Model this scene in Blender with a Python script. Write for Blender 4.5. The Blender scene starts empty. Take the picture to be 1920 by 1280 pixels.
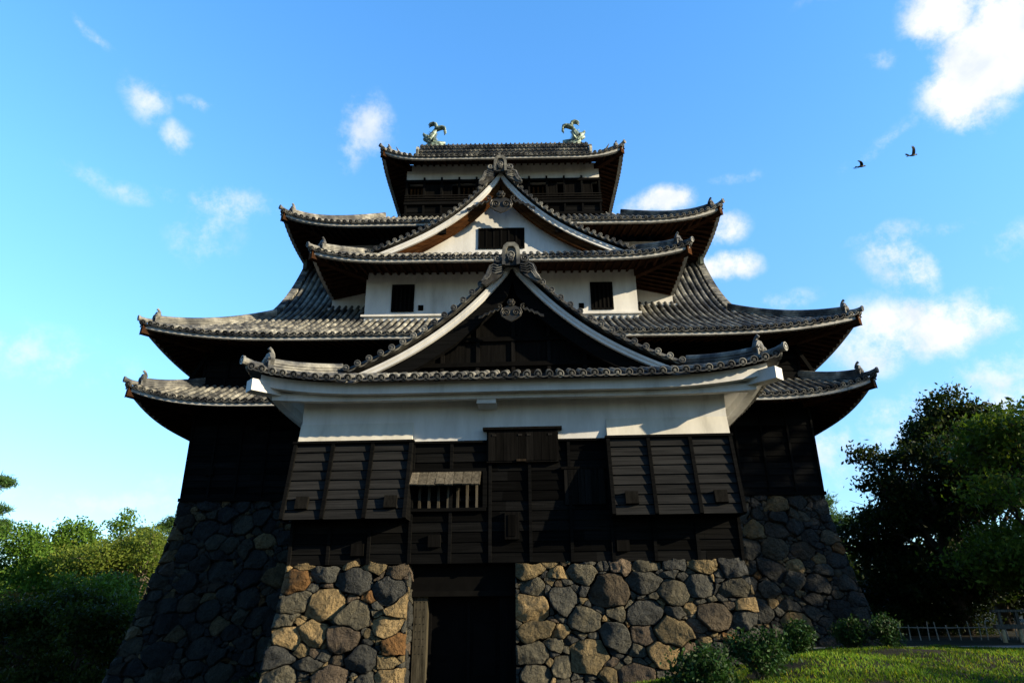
import bpy, math, random
import numpy as np
from mathutils import Vector, Matrix, noise
random.seed(7); rng = np.random.default_rng(11)
SC = bpy.context.scene
COL = SC.collection
R_ = math.radians
# ------------------------------------------------------------------ camera
F_PX, PITCH, YAW, ROLL = 1280.0, R_(21.5), R_(-.47), R_(-.56)
CAM = Vector((.67, 0, 1.6))
cam = bpy.data.cameras.new("camera"); cam.sensor_width = 36; cam.lens = 36*F_PX/1920
cam.clip_end = 3000; cam.clip_start = .1
co = bpy.data.objects.new("camera", cam); COL.objects.link(co); SC.camera = co
_F = Vector((math.sin(YAW)*math.cos(PITCH), math.cos(YAW)*math.cos(PITCH), math.sin(PITCH)))
_R0 = Vector((math.cos(YAW), -math.sin(YAW), 0)); _U0 = _R0.cross(_F)
_R = _R0*math.cos(ROLL)+_U0*math.sin(ROLL); _U = _U0*math.cos(ROLL)-_R0*math.sin(ROLL)
co.matrix_world = Matrix(((_R.x, _U.x, -_F.x, CAM.x), (_R.y, _U.y, -_F.y, CAM.y), (_R.z, _U.z, -_F.z, CAM.z), (0, 0, 0, 1)))
def direction(px, py):                    # a direction on the sky
    return (_F*F_PX + _R*(px-960) + _U*(640-py)).normalized()
# ------------------------------------------------------------------ light
SUN_EL, SUN_AZ = R_(18.5), R_(68)           # azimuth from the facade normal, towards the right
sd = Vector((math.cos(SUN_EL)*math.sin(SUN_AZ), -math.cos(SUN_EL)*math.cos(SUN_AZ), math.sin(SUN_EL)))
sl = bpy.data.lights.new("sun", 'SUN'); sl.energy = 5; sl.angle = R_(.5); sl.color = (1, .84, .58)
so = bpy.data.objects.new("sun", sl); COL.objects.link(so); so.location = (60, -30, 60)
so.rotation_euler = sd.to_track_quat('Z', 'Y').to_euler()
SC.view_settings.view_transform = 'Standard'; SC.view_settings.look = 'None'
SC.view_settings.exposure = .9; SC.view_settings.gamma = 1
SC.cycles.max_bounces = 6; SC.cycles.diffuse_bounces = 3; SC.cycles.transmission_bounces = 4
SC.cycles.transparent_max_bounces = 6
# ------------------------------------------------------------------ sky
W = bpy.data.worlds.new("World"); SC.world = W; W.use_nodes = True
def world():
    nt = W.node_tree; N = nt.nodes; L = nt.links; N.clear()
    def nd(t, **k):
        n = N.new(t)
        for a, b in k.items(): setattr(n, a, b)
        return n
    def mth(op, a, b=None, clamp=False):
        n = nd('ShaderNodeMath', operation=op); n.use_clamp = clamp
        for i, v in enumerate((a, b)):
            if v is None: continue
            if isinstance(v, (int, float)): n.inputs[i].default_value = v
            else: L.new(v, n.inputs[i])
        return n.outputs[0]
    out = nd('ShaderNodeOutputWorld'); bg = nd('ShaderNodeBackground'); bg.inputs[1].default_value = SKY_STRENGTH
    sky = nd('ShaderNodeTexSky', sky_type='NISHITA'); sky.sun_disc = False
    sky.sun_elevation = SUN_EL; sky.sun_rotation = math.pi - SUN_AZ
    sky.air_density = 1.0; sky.dust_density = .3; sky.ozone_density = 2.0
    tc = nd('ShaderNodeTexCoord'); D = tc.outputs['Generated']
    # tint: deeper blue upwards, dimmed at the unseen zenith to cut fill, cyan-white at the horizon
    sep = nd('ShaderNodeSeparateXYZ'); L.new(D, sep.inputs[0])
    rp = nd('ShaderNodeValToRGB'); L.new(sep.outputs[2], rp.inputs[0])
    e = rp.color_ramp.elements
    for i, (p, c) in enumerate(SKY_RAMP):
        if i > 1: el = e.new(p)
        else: el = e[i]; el.position = p
        el.color = (*c, 1)
    mx = nd('ShaderNodeMix', data_type='RGBA', blend_type='MULTIPLY'); mx.inputs[0].default_value = 1
    L.new(sky.outputs[0], mx.inputs[6])
    # the southern half of the sky, behind the viewer, is dimmed to cut the fill light
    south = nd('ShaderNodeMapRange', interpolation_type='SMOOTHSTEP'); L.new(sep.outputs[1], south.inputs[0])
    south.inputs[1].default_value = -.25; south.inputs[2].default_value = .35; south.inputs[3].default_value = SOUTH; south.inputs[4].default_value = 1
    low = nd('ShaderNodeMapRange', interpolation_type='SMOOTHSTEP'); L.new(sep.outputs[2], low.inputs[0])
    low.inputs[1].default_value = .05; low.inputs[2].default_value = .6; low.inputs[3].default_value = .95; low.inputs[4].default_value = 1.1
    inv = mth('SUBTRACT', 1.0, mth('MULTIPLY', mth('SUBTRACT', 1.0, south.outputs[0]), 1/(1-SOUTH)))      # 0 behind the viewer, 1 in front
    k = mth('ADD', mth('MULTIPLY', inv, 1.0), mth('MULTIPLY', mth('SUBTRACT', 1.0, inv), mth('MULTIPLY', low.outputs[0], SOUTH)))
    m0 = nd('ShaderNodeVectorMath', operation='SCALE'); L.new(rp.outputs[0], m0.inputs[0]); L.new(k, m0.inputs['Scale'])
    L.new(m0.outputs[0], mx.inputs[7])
    # clouds
    def dot(vec, c):
        n = nd('ShaderNodeVectorMath', operation='DOT_PRODUCT'); L.new(vec, n.inputs[0]); n.inputs[1].default_value = c; return n.outputs['Value']
    n1 = nd('ShaderNodeTexNoise'); n1.inputs['Scale'].default_value = 13; n1.inputs['Detail'].default_value = 12; n1.inputs['Roughness'].default_value = .68
    L.new(D, n1.inputs['Vector'])
    n2 = nd('ShaderNodeTexNoise'); n2.inputs['Scale'].default_value = 5; n2.inputs['Detail'].default_value = 3
    L.new(D, n2.inputs['Vector'])
    # warp
    wv = nd('ShaderNodeVectorMath', operation='MULTIPLY_ADD'); L.new(n2.outputs['Color'], wv.inputs[0]); wv.inputs[1].default_value = (.10,)*3
    wv.inputs[2].default_value = (-.05,)*3
    ad = nd('ShaderNodeVectorMath', operation='ADD'); L.new(D, ad.inputs[0]); L.new(wv.outputs[0], ad.inputs[1]); Dw = ad.outputs[0]
    tot = None
    for (px, py, rx, ry, s, rot) in CLOUDS:
        c = direction(px, py); rt = Vector((0, 0, 1)).cross(c); rt = -rt.normalized(); up = rt.cross(c).normalized()
        ca, sa = math.cos(R_(rot)), math.sin(R_(rot))
        u = (rt*ca+up*sa)*(F_PX/rx); v = (up*ca-rt*sa)*(F_PX/ry)
        k = 1.0  # pixel to angle
        uu = mth('SUBTRACT', dot(Dw, u), c.dot(u)); vv = mth('SUBTRACT', dot(Dw, v), c.dot(v))
        r2 = mth('ADD', mth('MULTIPLY', uu, uu), mth('MULTIPLY', vv, vv))
        b = mth('MULTIPLY', mth('SUBTRACT', 1.0, r2, True), s)
        tot = b if tot is None else mth('MAXIMUM', tot, b)
    shp = nd('ShaderNodeMapRange', interpolation_type='SMOOTHSTEP'); L.new(mth('ADD', n1.outputs['Fac'], mth('MULTIPLY', tot, .34)), shp.inputs[0])
    shp.inputs[1].default_value = .52; shp.inputs[2].default_value = .83
    mr = nd('ShaderNodeMath', operation='MULTIPLY'); mr.use_clamp = True; L.new(shp.outputs[0], mr.inputs[0]); L.new(mth('MULTIPLY', tot, 1.6, True), mr.inputs[1])
    n3 = nd('ShaderNodeTexNoise'); n3.inputs['Scale'].default_value = 17; n3.inputs['Detail'].default_value = 6; L.new(Dw, n3.inputs['Vector'])
    cc = nd('ShaderNodeMix', data_type='RGBA'); cc.inputs[6].default_value = (CLOUD_COL[0]*.78, CLOUD_COL[1]*.84, CLOUD_COL[2]*.95, 1); cc.inputs[7].default_value = (*CLOUD_COL, 1)
    cr = nd('ShaderNodeMapRange'); L.new(n3.outputs['Fac'], cr.inputs[0]); cr.inputs[1].default_value = .36; cr.inputs[2].default_value = .56; L.new(cr.outputs[0], cc.inputs[0])
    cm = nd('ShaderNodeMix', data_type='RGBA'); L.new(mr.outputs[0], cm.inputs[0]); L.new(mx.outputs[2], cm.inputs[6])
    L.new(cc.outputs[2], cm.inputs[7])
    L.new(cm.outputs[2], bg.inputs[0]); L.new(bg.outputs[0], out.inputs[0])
SKY_STRENGTH = .095
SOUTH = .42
CLOUD_COL = (6.2, 6.25, 6.3)
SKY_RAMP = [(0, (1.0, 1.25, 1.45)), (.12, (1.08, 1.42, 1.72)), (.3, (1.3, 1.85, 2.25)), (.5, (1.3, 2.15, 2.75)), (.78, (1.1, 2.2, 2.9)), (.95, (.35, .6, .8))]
CLOUDS = [(1845, 120, 130, 100, 1, 35), (1760, 22, 80, 52, .9, 20), (1805, 205, 62, 60, .8, 40), (1905, 40, 75, 110, 1, 0),
 (1255, 385, 85, 38, .8, 0), (1345, 430, 72, 48, .9, 0), (1360, 505, 76, 34, .85, 0),
 (1690, 500, 66, 56, .72, -20), (1740, 596, 165, 62, .95, -5), (1640, 645, 95, 52, .7, 10), (1840, 590, 85, 48, .65, 0),
 (1850, 690, 170, 44, .52, 15), (1700, 750, 180, 44, .48, 15), (1600, 830, 140, 90, .5, 0), (1890, 720, 75, 70, .56, 0),
 (1720, 440, 110, 24, .44, -5), (1900, 460, 70, 34, .40, 0), (1450, 570, 100, 30, .42, 0), (1650, 270, 80, 18, .36, 20),
 (268, 190, 50, 42, .50, 0), (345, 250, 44, 26, .46, 0), (378, 188, 48, 18, .42, 0), (672, 235, 76, 74, .54, 40), (650, 290, 36, 56, .42, 0), (420, 370, 140, 44, .50, -8),
 (400, 440, 80, 90, .36, 0), (165, 62, 56, 16, .36, -20), (165, 310, 60, 22, .36, 0), (60, 670, 150, 70, .38, 0), (150, 925, 300, 24, .34, 0),
 (420, 900, 200, 30, .30, 0), (250, 340, 60, 26, .36, 0), (1380, 325, 60, 14, .34, 0), (1640, 130, 34, 22, .36, 0), (1580, 0, 90, 20, .36, 0)]
world()
# ------------------------------------------------------------------ materials
def mat(name, build):
    m = bpy.data.materials.new(name); m.use_nodes = True; nt = m.node_tree
    b = nt.nodes['Principled BSDF']; build(nt, b); return m
def nz(nt, scale, detail=5, rough=.6, vec=None, mapscale=None, coord='Object'):
    tc = nt.nodes.new('ShaderNodeTexCoord'); n = nt.nodes.new('ShaderNodeTexNoise')
    n.inputs['Scale'].default_value = scale; n.inputs['Detail'].default_value = detail; n.inputs['Roughness'].default_value = rough
    v = tc.outputs[coord]
    if mapscale:
        mp = nt.nodes.new('ShaderNodeMapping'); mp.inputs['Scale'].default_value = mapscale; nt.links.new(v, mp.inputs[0]); v = mp.outputs[0]
    nt.links.new(v, n.inputs['Vector']); return n.outputs['Fac']
def ramp(nt, fac, stops):
    r = nt.nodes.new('ShaderNodeValToRGB'); nt.links.new(fac, r.inputs[0]); e = r.color_ramp.elements
    for i, (p, c) in enumerate(stops):
        el = e.new(p) if i > 1 else e[i]
        el.position = p; el.color = (*c, 1)
    return r.outputs[0]
def mixc(nt, fac, a, b, bt='MIX'):
    m = nt.nodes.new('ShaderNodeMix'); m.data_type = 'RGBA'; m.blend_type = bt
    for i, v in ((0, fac), (6, a), (7, b)):
        if isinstance(v, (int, float)): m.inputs[i].default_value = v
        elif isinstance(v, tuple): m.inputs[i].default_value = (*v, 1)
        else: nt.links.new(v, m.inputs[i])
    return m.outputs[2]
def attr(nt, n='tint'):
    a = nt.nodes.new('ShaderNodeAttribute'); a.attribute_name = n; return a.outputs['Color']
def bump(nt, b, h, s, d=.02):
    n = nt.nodes.new('ShaderNodeBump'); n.inputs['Strength'].default_value = s; n.inputs['Distance'].default_value = d
    nt.links.new(h, n.inputs['Height']); nt.links.new(n.outputs[0], b.inputs['Normal'])
def m_tile(nt, b):
    c = ramp(nt, nz(nt, 1.5, 6, .62), [(.32, (.014, .0155, .018)), (.45, (.06, .062, .063)), (.57, (.20, .195, .17)), (.72, (.42, .41, .36))])
    c = mixc(nt, 1.0, c, attr(nt), 'MULTIPLY'); nt.links.new(c, b.inputs['Base Color'])
    b.inputs['Roughness'].default_value = .62; b.inputs['Specular IOR Level'].default_value = .35
    bump(nt, b, nz(nt, 30, 4), .25, .01)
def m_plaster(nt, b):
    st = ramp(nt, nz(nt, 1.0, 6, .65, mapscale=(1.6, 1.6, .35)), [(.28, (.42, .41, .38)), (.42, (.62, .61, .58)), (.62, (.78, .77, .74))])
    st = mixc(nt, nz(nt, 6, 6, .7), st, mixc(nt, .5, st, (.6, .6, .58)))
    st = mixc(nt, 1.0, st, attr(nt), 'MULTIPLY')
    nt.links.new(st, b.inputs['Base Color']); b.inputs['Roughness'].default_value = .85; b.inputs['Specular IOR Level'].default_value = .2
    bump(nt, b, nz(nt, 5, 6), .12, .02)
def m_fascia(nt, b):
    st = ramp(nt, nz(nt, 2.0, 6, .7), [(.3, (.22, .22, .21)), (.6, (.46, .455, .43))])
    w = nt.nodes.new('ShaderNodeTexWave'); w.bands_direction = 'X'; w.inputs['Scale'].default_value = .35; w.wave_profile = 'SAW'
    tc = nt.nodes.new('ShaderNodeTexCoord'); nt.links.new(tc.outputs['Object'], w.inputs['Vector'])
    st = mixc(nt, ramp(nt, w.outputs['Fac'], [(.0, (1, 1, 1)), (.03, (0, 0, 0))]), st, (.1, .1, .1))
    nt.links.new(st, b.inputs['Base Color']); b.inputs['Roughness'].default_value = .8; b.inputs['Specular IOR Level'].default_value = .2
def m_board(c0, c1, dirscale):
    def f(nt, b):
        g = nz(nt, 1, 7, .7, mapscale=dirscale)
        c = ramp(nt, g, [(.3, c0), (.68, c1)]); c = mixc(nt, 1.0, c, attr(nt), 'MULTIPLY')
        nt.links.new(c, b.inputs['Base Color']); b.inputs['Roughness'].default_value = .8; b.inputs['Specular IOR Level'].default_value = .02
        bump(nt, b, g, .35, .02)
    return f
def m_stone(nt, b):
    a = attr(nt)
    n = nz(nt, 2.2, 8, .7); c = mixc(nt, ramp(nt, n, [(.35, (.0, .0, .0)), (.7, (1, 1, 1))]), mixc(nt, 1.0, a, (.6, .62, .65), 'MULTIPLY'), mixc(nt, 1.0, a, (1.25, 1.2, 1.1), 'MULTIPLY'))
    sp = ramp(nt, nz(nt, 22, 4, .75), [(.3, (.42, .42, .42)), (.48, (.9, .9, .9)), (.66, (1.2, 1.2, 1.2))])
    c = mixc(nt, 1.0, c, sp, 'MULTIPLY')
    nt.links.new(c, b.inputs['Base Color']); b.inputs['Roughness'].default_value = .85; b.inputs['Specular IOR Level'].default_value = .2
    h = nt.nodes.new('ShaderNodeMath'); h.operation = 'ADD'
    nt.links.new(nz(nt, 9, 8, .7), h.inputs[0]); nt.links.new(nz(nt, 40, 4, .6), h.inputs[1])
    vo = nt.nodes.new('ShaderNodeTexVoronoi'); vo.inputs['Scale'].default_value = 7; tc = nt.nodes.new('ShaderNodeTexCoord')
    dn = nt.nodes.new('ShaderNodeTexNoise'); dn.inputs['Scale'].default_value = 4; nt.links.new(tc.outputs['Object'], dn.inputs['Vector'])
    nt.links.new(mixc(nt, .35, tc.outputs['Object'], dn.outputs['Color']), vo.inputs['Vector'])
    h2 = nt.nodes.new('ShaderNodeMath'); h2.operation = 'MULTIPLY_ADD'; nt.links.new(vo.outputs['Distance'], h2.inputs[0]); h2.inputs[1].default_value = 1.3; nt.links.new(h.outputs[0], h2.inputs[2])
    bump(nt, b, h2.outputs[0], 1.0, .09)
def m_bronze(nt, b):
    c = ramp(nt, nz(nt, 5, 6, .7), [(.38, (.015, .028, .024)), (.52, (.2, .27, .22)), (.7, (.5, .58, .5))])
    nt.links.new(c, b.inputs['Base Color']); b.inputs['Roughness'].default_value = .55; b.inputs['Metallic'].default_value = .25
    bump(nt, b, nz(nt, 18, 4), .4, .02)
def leafmat(c0, c1, tr=.35, rough=.55, spec=.12):
    def f(nt, b):
        a = attr(nt); c = ramp(nt, nz(nt, .55, 4, .6), [(.3, c0), (.7, c1)]); c = mixc(nt, 1.0, c, a, 'MULTIPLY')
        nt.links.new(c, b.inputs['Base Color']); b.inputs['Roughness'].default_value = rough; b.inputs['Specular IOR Level'].default_value = spec
        t = nt.nodes.new('ShaderNodeBsdfTranslucent'); nt.links.new(mixc(nt, 1.0, c, (1.3, 1.4, .6), 'MULTIPLY'), t.inputs[0])
        ms = nt.nodes.new('ShaderNodeMixShader'); ms.inputs[0].default_value = tr
        nt.links.new(b.outputs[0], ms.inputs[1]); nt.links.new(t.outputs[0], ms.inputs[2])
        nt.links.new(ms.outputs[0], nt.nodes['Material Output'].inputs[0])
    return f
def plain(c, rough=.8, spec=.2, n=0):
    def f(nt, b):
        k = ramp(nt, nz(nt, 4 if not n else n, 5, .65), [(.3, tuple(x*.6 for x in c)), (.7, tuple(min(1, x*1.3) for x in c))])
        nt.links.new(mixc(nt, 1.0, k, attr(nt), 'MULTIPLY'), b.inputs['Base Color']); b.inputs['Roughness'].default_value = rough; b.inputs['Specular IOR Level'].default_value = spec
    return f
def m_ground(nt, b):
    g = ramp(nt, nz(nt, .9, 7, .65), [(.3, (.012, .013, .006)), (.5, (.024, .022, .012)), (.72, (.05, .042, .028))])
    nt.links.new(g, b.inputs['Base Color']); b.inputs['Roughness'].default_value = .95; b.inputs['Specular IOR Level'].default_value = .1
    bump(nt, b, nz(nt, 6, 8, .7), .6, .08)
M = dict(tile=mat("roof tile", m_tile), plaster=mat("white plaster", m_plaster), fascia=mat("eave plaster", m_fascia),
 board=mat("black boards", m_board((.0018, .0019, .002), (.0075, .0075, .0075), (.7, 1.5, 22))),
 boardv=mat("black upright boards", m_board((.0024, .0023, .0022), (.0085, .008, .0075), (14, 14, .8))),
 grey=mat("weathered boards", m_board((.03, .026, .02), (.17, .15, .115), (16, 16, 1.8))),
 brown=mat("brown timber", m_board((.010, .005, .0025), (.05, .023, .012), (3, 3, 3))),
 orange=mat("orange timber", m_board((.014, .006, .0025), (.085, .034, .011), (2, 2, 14))),
 black=mat("dark timber", plain((.003, .0028, .0026), .85, .06)),
 dark=mat("dark opening", plain((.001, .001, .001), .9, .02)),
 stone=mat("wall stone", m_stone), core=mat("stone backing", plain((.006, .0055, .005), .95, .03)),
 carved=mat("carved wood", plain((.022, .02, .015), .5, .4)),
 bronze=mat("green bronze", m_bronze), bark=mat("bark", plain((.07, .055, .04), .9)), palebark=mat("pale bark", plain((.17, .14, .10), .9)),
 leaf_dark=mat("dark leaves", leafmat((.012, .020, .005), (.03, .045, .010))),
 leaf_green=mat("green leaves", leafmat((.05, .115, .014), (.13, .22, .032))),
 leaf_shade=mat("shaded leaves", leafmat((.022, .034, .006), (.055, .07, .013))),  # darker copy of the maple leaves, shade put into the colour
 leaf_maple=mat("maple leaves", leafmat((.05, .085, .010), (.12, .17, .024))),
 leaf_yellow=mat("olive leaves", leafmat((.08, .12, .014), (.16, .20, .034))),
 leaf_pine=mat("pine needles", leafmat((.035, .08, .02), (.09, .16, .04), .2)),
 leaf_rust=mat("rusty leaves", leafmat((.07, .05, .014), (.13, .075, .025))),
 leaf_gloss=mat("glossy leaves", leafmat((.012, .03, .007), (.03, .07, .016), .2, .5, .12)),
 grass=mat("grass", leafmat((.06, .11, .010), (.14, .21, .026), .4, .6, .1)),
 ground=mat("soil", m_ground), gravel=mat("gravel path", plain((.20, .19, .18), .9, .2, 14)),
 bamboo=mat("bamboo", plain((.34, .31, .25), .6, .3)), post=mat("pale posts", plain((.5, .37, .2), .8)),
 feather=mat("black feathers", plain((.006, .006, .007), .5, .3)))
# ------------------------------------------------------------------ mesh helpers
class MB:
    def __init__(s): s.v = []; s.f = []; s.c = []; s.t = (1, 1, 1)
    def add(s, vs, fs, t=None):
        o = len(s.v); s.v.extend([tuple(p) for p in vs]); s.f.extend([tuple(i+o for i in f) for f in fs]); s.c.extend([t or s.t]*len(vs))
    def box(s, x0, x1, y0, y1, z0, z1, t=None):
        s.add([(x0, y0, z0), (x1, y0, z0), (x1, y1, z0), (x0, y1, z0), (x0, y0, z1), (x1, y0, z1), (x1, y1, z1), (x0, y1, z1)],
              [(0, 3, 2, 1), (4, 5, 6, 7), (0, 1, 5, 4), (1, 2, 6, 5), (2, 3, 7, 6), (3, 0, 4, 7)], t)
    def obox(s, O, u, v, w, t=None):           # box from a corner and three edge vectors
        O, u, v, w = Vector(O), Vector(u), Vector(v), Vector(w)
        s.add([O, O+u, O+u+v, O+v, O+w, O+u+w, O+u+v+w, O+v+w],
              [(0, 3, 2, 1), (4, 5, 6, 7), (0, 1, 5, 4), (1, 2, 6, 5), (2, 3, 7, 6), (3, 0, 4, 7)], t)
    def beam(s, p, q, w, h, up=(0, 0, 1), t=None):   # beam between two points, centred
        p, q = Vector(p), Vector(q); d = (q-p).normalized(); side = d.cross(Vector(up)).normalized(); u2 = side.cross(d)
        s.obox(p-side*w/2-u2*h/2, q-p, side*w, u2*h, t)
    def rings(s, rs, closed_ring=True, cap0=False, cap1=False, t=None):   # rs: list of rings with equal count
        n = len(rs[0]); vs = [p for r in rs for p in r]; fs = []
        for k in range(len(rs)-1):
            for i in range(n if closed_ring else n-1):
                j = (i+1) % n; fs.append((k*n+i, k*n+j, (k+1)*n+j, (k+1)*n+i))
        if cap0: fs.append(tuple(range(n))[::-1])
        if cap1: fs.append(tuple((len(rs)-1)*n+i for i in range(n)))
        s.add(vs, fs, t)
    def tube(s, pts, rad, seg=6, flat=1.0, t=None, cap=True, side=None):
        pts = [Vector(p) for p in pts]; rs = []
        if isinstance(rad, (int, float)): rad = [rad]*len(pts)
        ref = Vector(side) if side else None
        prev = None
        for i, p in enumerate(pts):
            d = (pts[min(i+1, len(pts)-1)]-pts[max(i-1, 0)]).normalized()
            if ref: a = (ref-d*ref.dot(d)).normalized()
            elif prev is None: a = d.orthogonal().normalized()
            else: a = (prev-d*prev.dot(d)).normalized()
            prev = a; b = d.cross(a)
            rs.append([p+a*rad[i]*flat*math.cos(2*math.pi*k/seg)+b*rad[i]*math.sin(2*math.pi*k/seg) for k in range(seg)])
        s.rings(rs, True, cap, cap, t)
    def extrude(s, poly, O, ax, ay, th, t=None):   # polygon in (ax, ay), thick along ax x ay
        O, ax, ay = Vector(O), Vector(ax), Vector(ay); n = ax.cross(ay).normalized()
        a = [O+ax*x+ay*y for x, y in poly]; s.rings([a, [p+n*th for p in a]], True, True, True, t)
    def build(s, name, m, parent=None, smooth=False, org=(0, 0, 0), bevel=0):
        me = bpy.data.meshes.new(name); o = Vector(org)
        vs = s.v if o.length == 0 else [(x-o.x, y-o.y, z-o.z) for x, y, z in s.v]
        me.from_pydata(vs, [], s.f)
        ca = me.color_attributes.new('tint', 'FLOAT_COLOR', 'POINT')
        arr = np.ones((len(s.v), 4), 'f'); arr[:, :3] = np.array(s.c, 'f').reshape(-1, 3); ca.data.foreach_set('color', arr.ravel())
        me.materials.append(m); me.update()
        if smooth: me.polygons.foreach_set('use_smooth', [True]*len(me.polygons))
        ob = bpy.data.objects.new(name, me); COL.objects.link(ob)
        if parent: ob.parent = parent
        return ob
def fix_normals(ob):
    import bmesh
    bm = bmesh.new(); bm.from_mesh(ob.data); bmesh.ops.recalc_face_normals(bm, faces=bm.faces); bm.to_mesh(ob.data); bm.free()
def tag(o, label=None, cat=None, group=None, kind=None):
    for k, v in (('label', label), ('category', cat), ('group', group), ('kind', kind)):
        if v: o[k] = v
    return o
def empty(name, loc, rz=0):
    o = bpy.data.objects.new(name, None); COL.objects.link(o); o.location = loc; o.rotation_euler = (0, 0, rz); o.empty_display_size = .5; return o
def rt(a=.75, b=1.25):
    k = random.uniform(a, b); return (k, k, k)
# ------------------------------------------------------------------ roofs
CS12 = [(math.cos(2*math.pi*k/12), math.sin(2*math.pi*k/12)) for k in range(12)]
def disc(mb, c, n, up, r, th=.03, t=None):      # round tile end with rim and boss
    c, n, up = Vector(c), Vector(n).normalized(), Vector(up); sx = up.cross(n).normalized(); up = n.cross(sx)
    prof = [(1, -th), (1, 0), (.78, .004), (.74, -.014), (.42, -.014), (.36, .004), (.12, .006)]
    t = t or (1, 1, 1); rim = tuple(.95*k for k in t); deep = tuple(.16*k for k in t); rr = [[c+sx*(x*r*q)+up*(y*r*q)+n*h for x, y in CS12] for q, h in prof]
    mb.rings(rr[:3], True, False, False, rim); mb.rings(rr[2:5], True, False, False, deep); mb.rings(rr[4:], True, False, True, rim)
HALF = [(math.cos(math.pi*k/6), math.sin(math.pi*k/6)) for k in range(7)]
def tile_row(mb, P, lat, r, step=.31, cap=True, capr=None):
    """P: function of arc fraction list -> points; here a list of points down->up; lat: lateral vector"""
    pts = [Vector(p) for p in P]; seglen = [(pts[i+1]-pts[i]).length for i in range(len(pts)-1)]; tot = sum(seglen)
    if tot < .08: return
    n = max(1, round(tot/step)); lat = Vector(lat)
    def at(s):
        k = 0
        while k < len(seglen)-1 and s > seglen[k]: s -= seglen[k]; k += 1
        d = (pts[k+1]-pts[k]).normalized(); return pts[k]+d*s, d
    rs = []; vs = []; fs = []; cs = []
    for i in range(n):
        tt = rt(.8, 1.2)
        for e, rr in ((0, 1.0), (1, .93)):
            p, d = at(min(tot, (i+e)*tot/n)); nn = lat.cross(d).normalized()
            if nn.z < 0: nn = -nn
            rs.append(([p+lat*(x*r*rr)+nn*(y*r*rr) for x, y in HALF], tt))
    b = len(mb.v)
    for ring, tt in rs:
        mb.v.extend([tuple(p) for p in ring]); mb.c.extend([tt]*7)
    for k in range(len(rs)-1):
        for i in range(6): mb.f.append((b+k*7+i, b+k*7+i+1, b+(k+1)*7+i+1, b+(k+1)*7+i))
    if cap:
        p, d = at(0); nn = lat.cross(d).normalized()
        if nn.z < 0: nn = -nn
        k = random.uniform(.75, 1.15); disc(mb, p-d*.03+nn*.01, -d, nn, capr or r*1.15, .05, (k, k, k))
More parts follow.
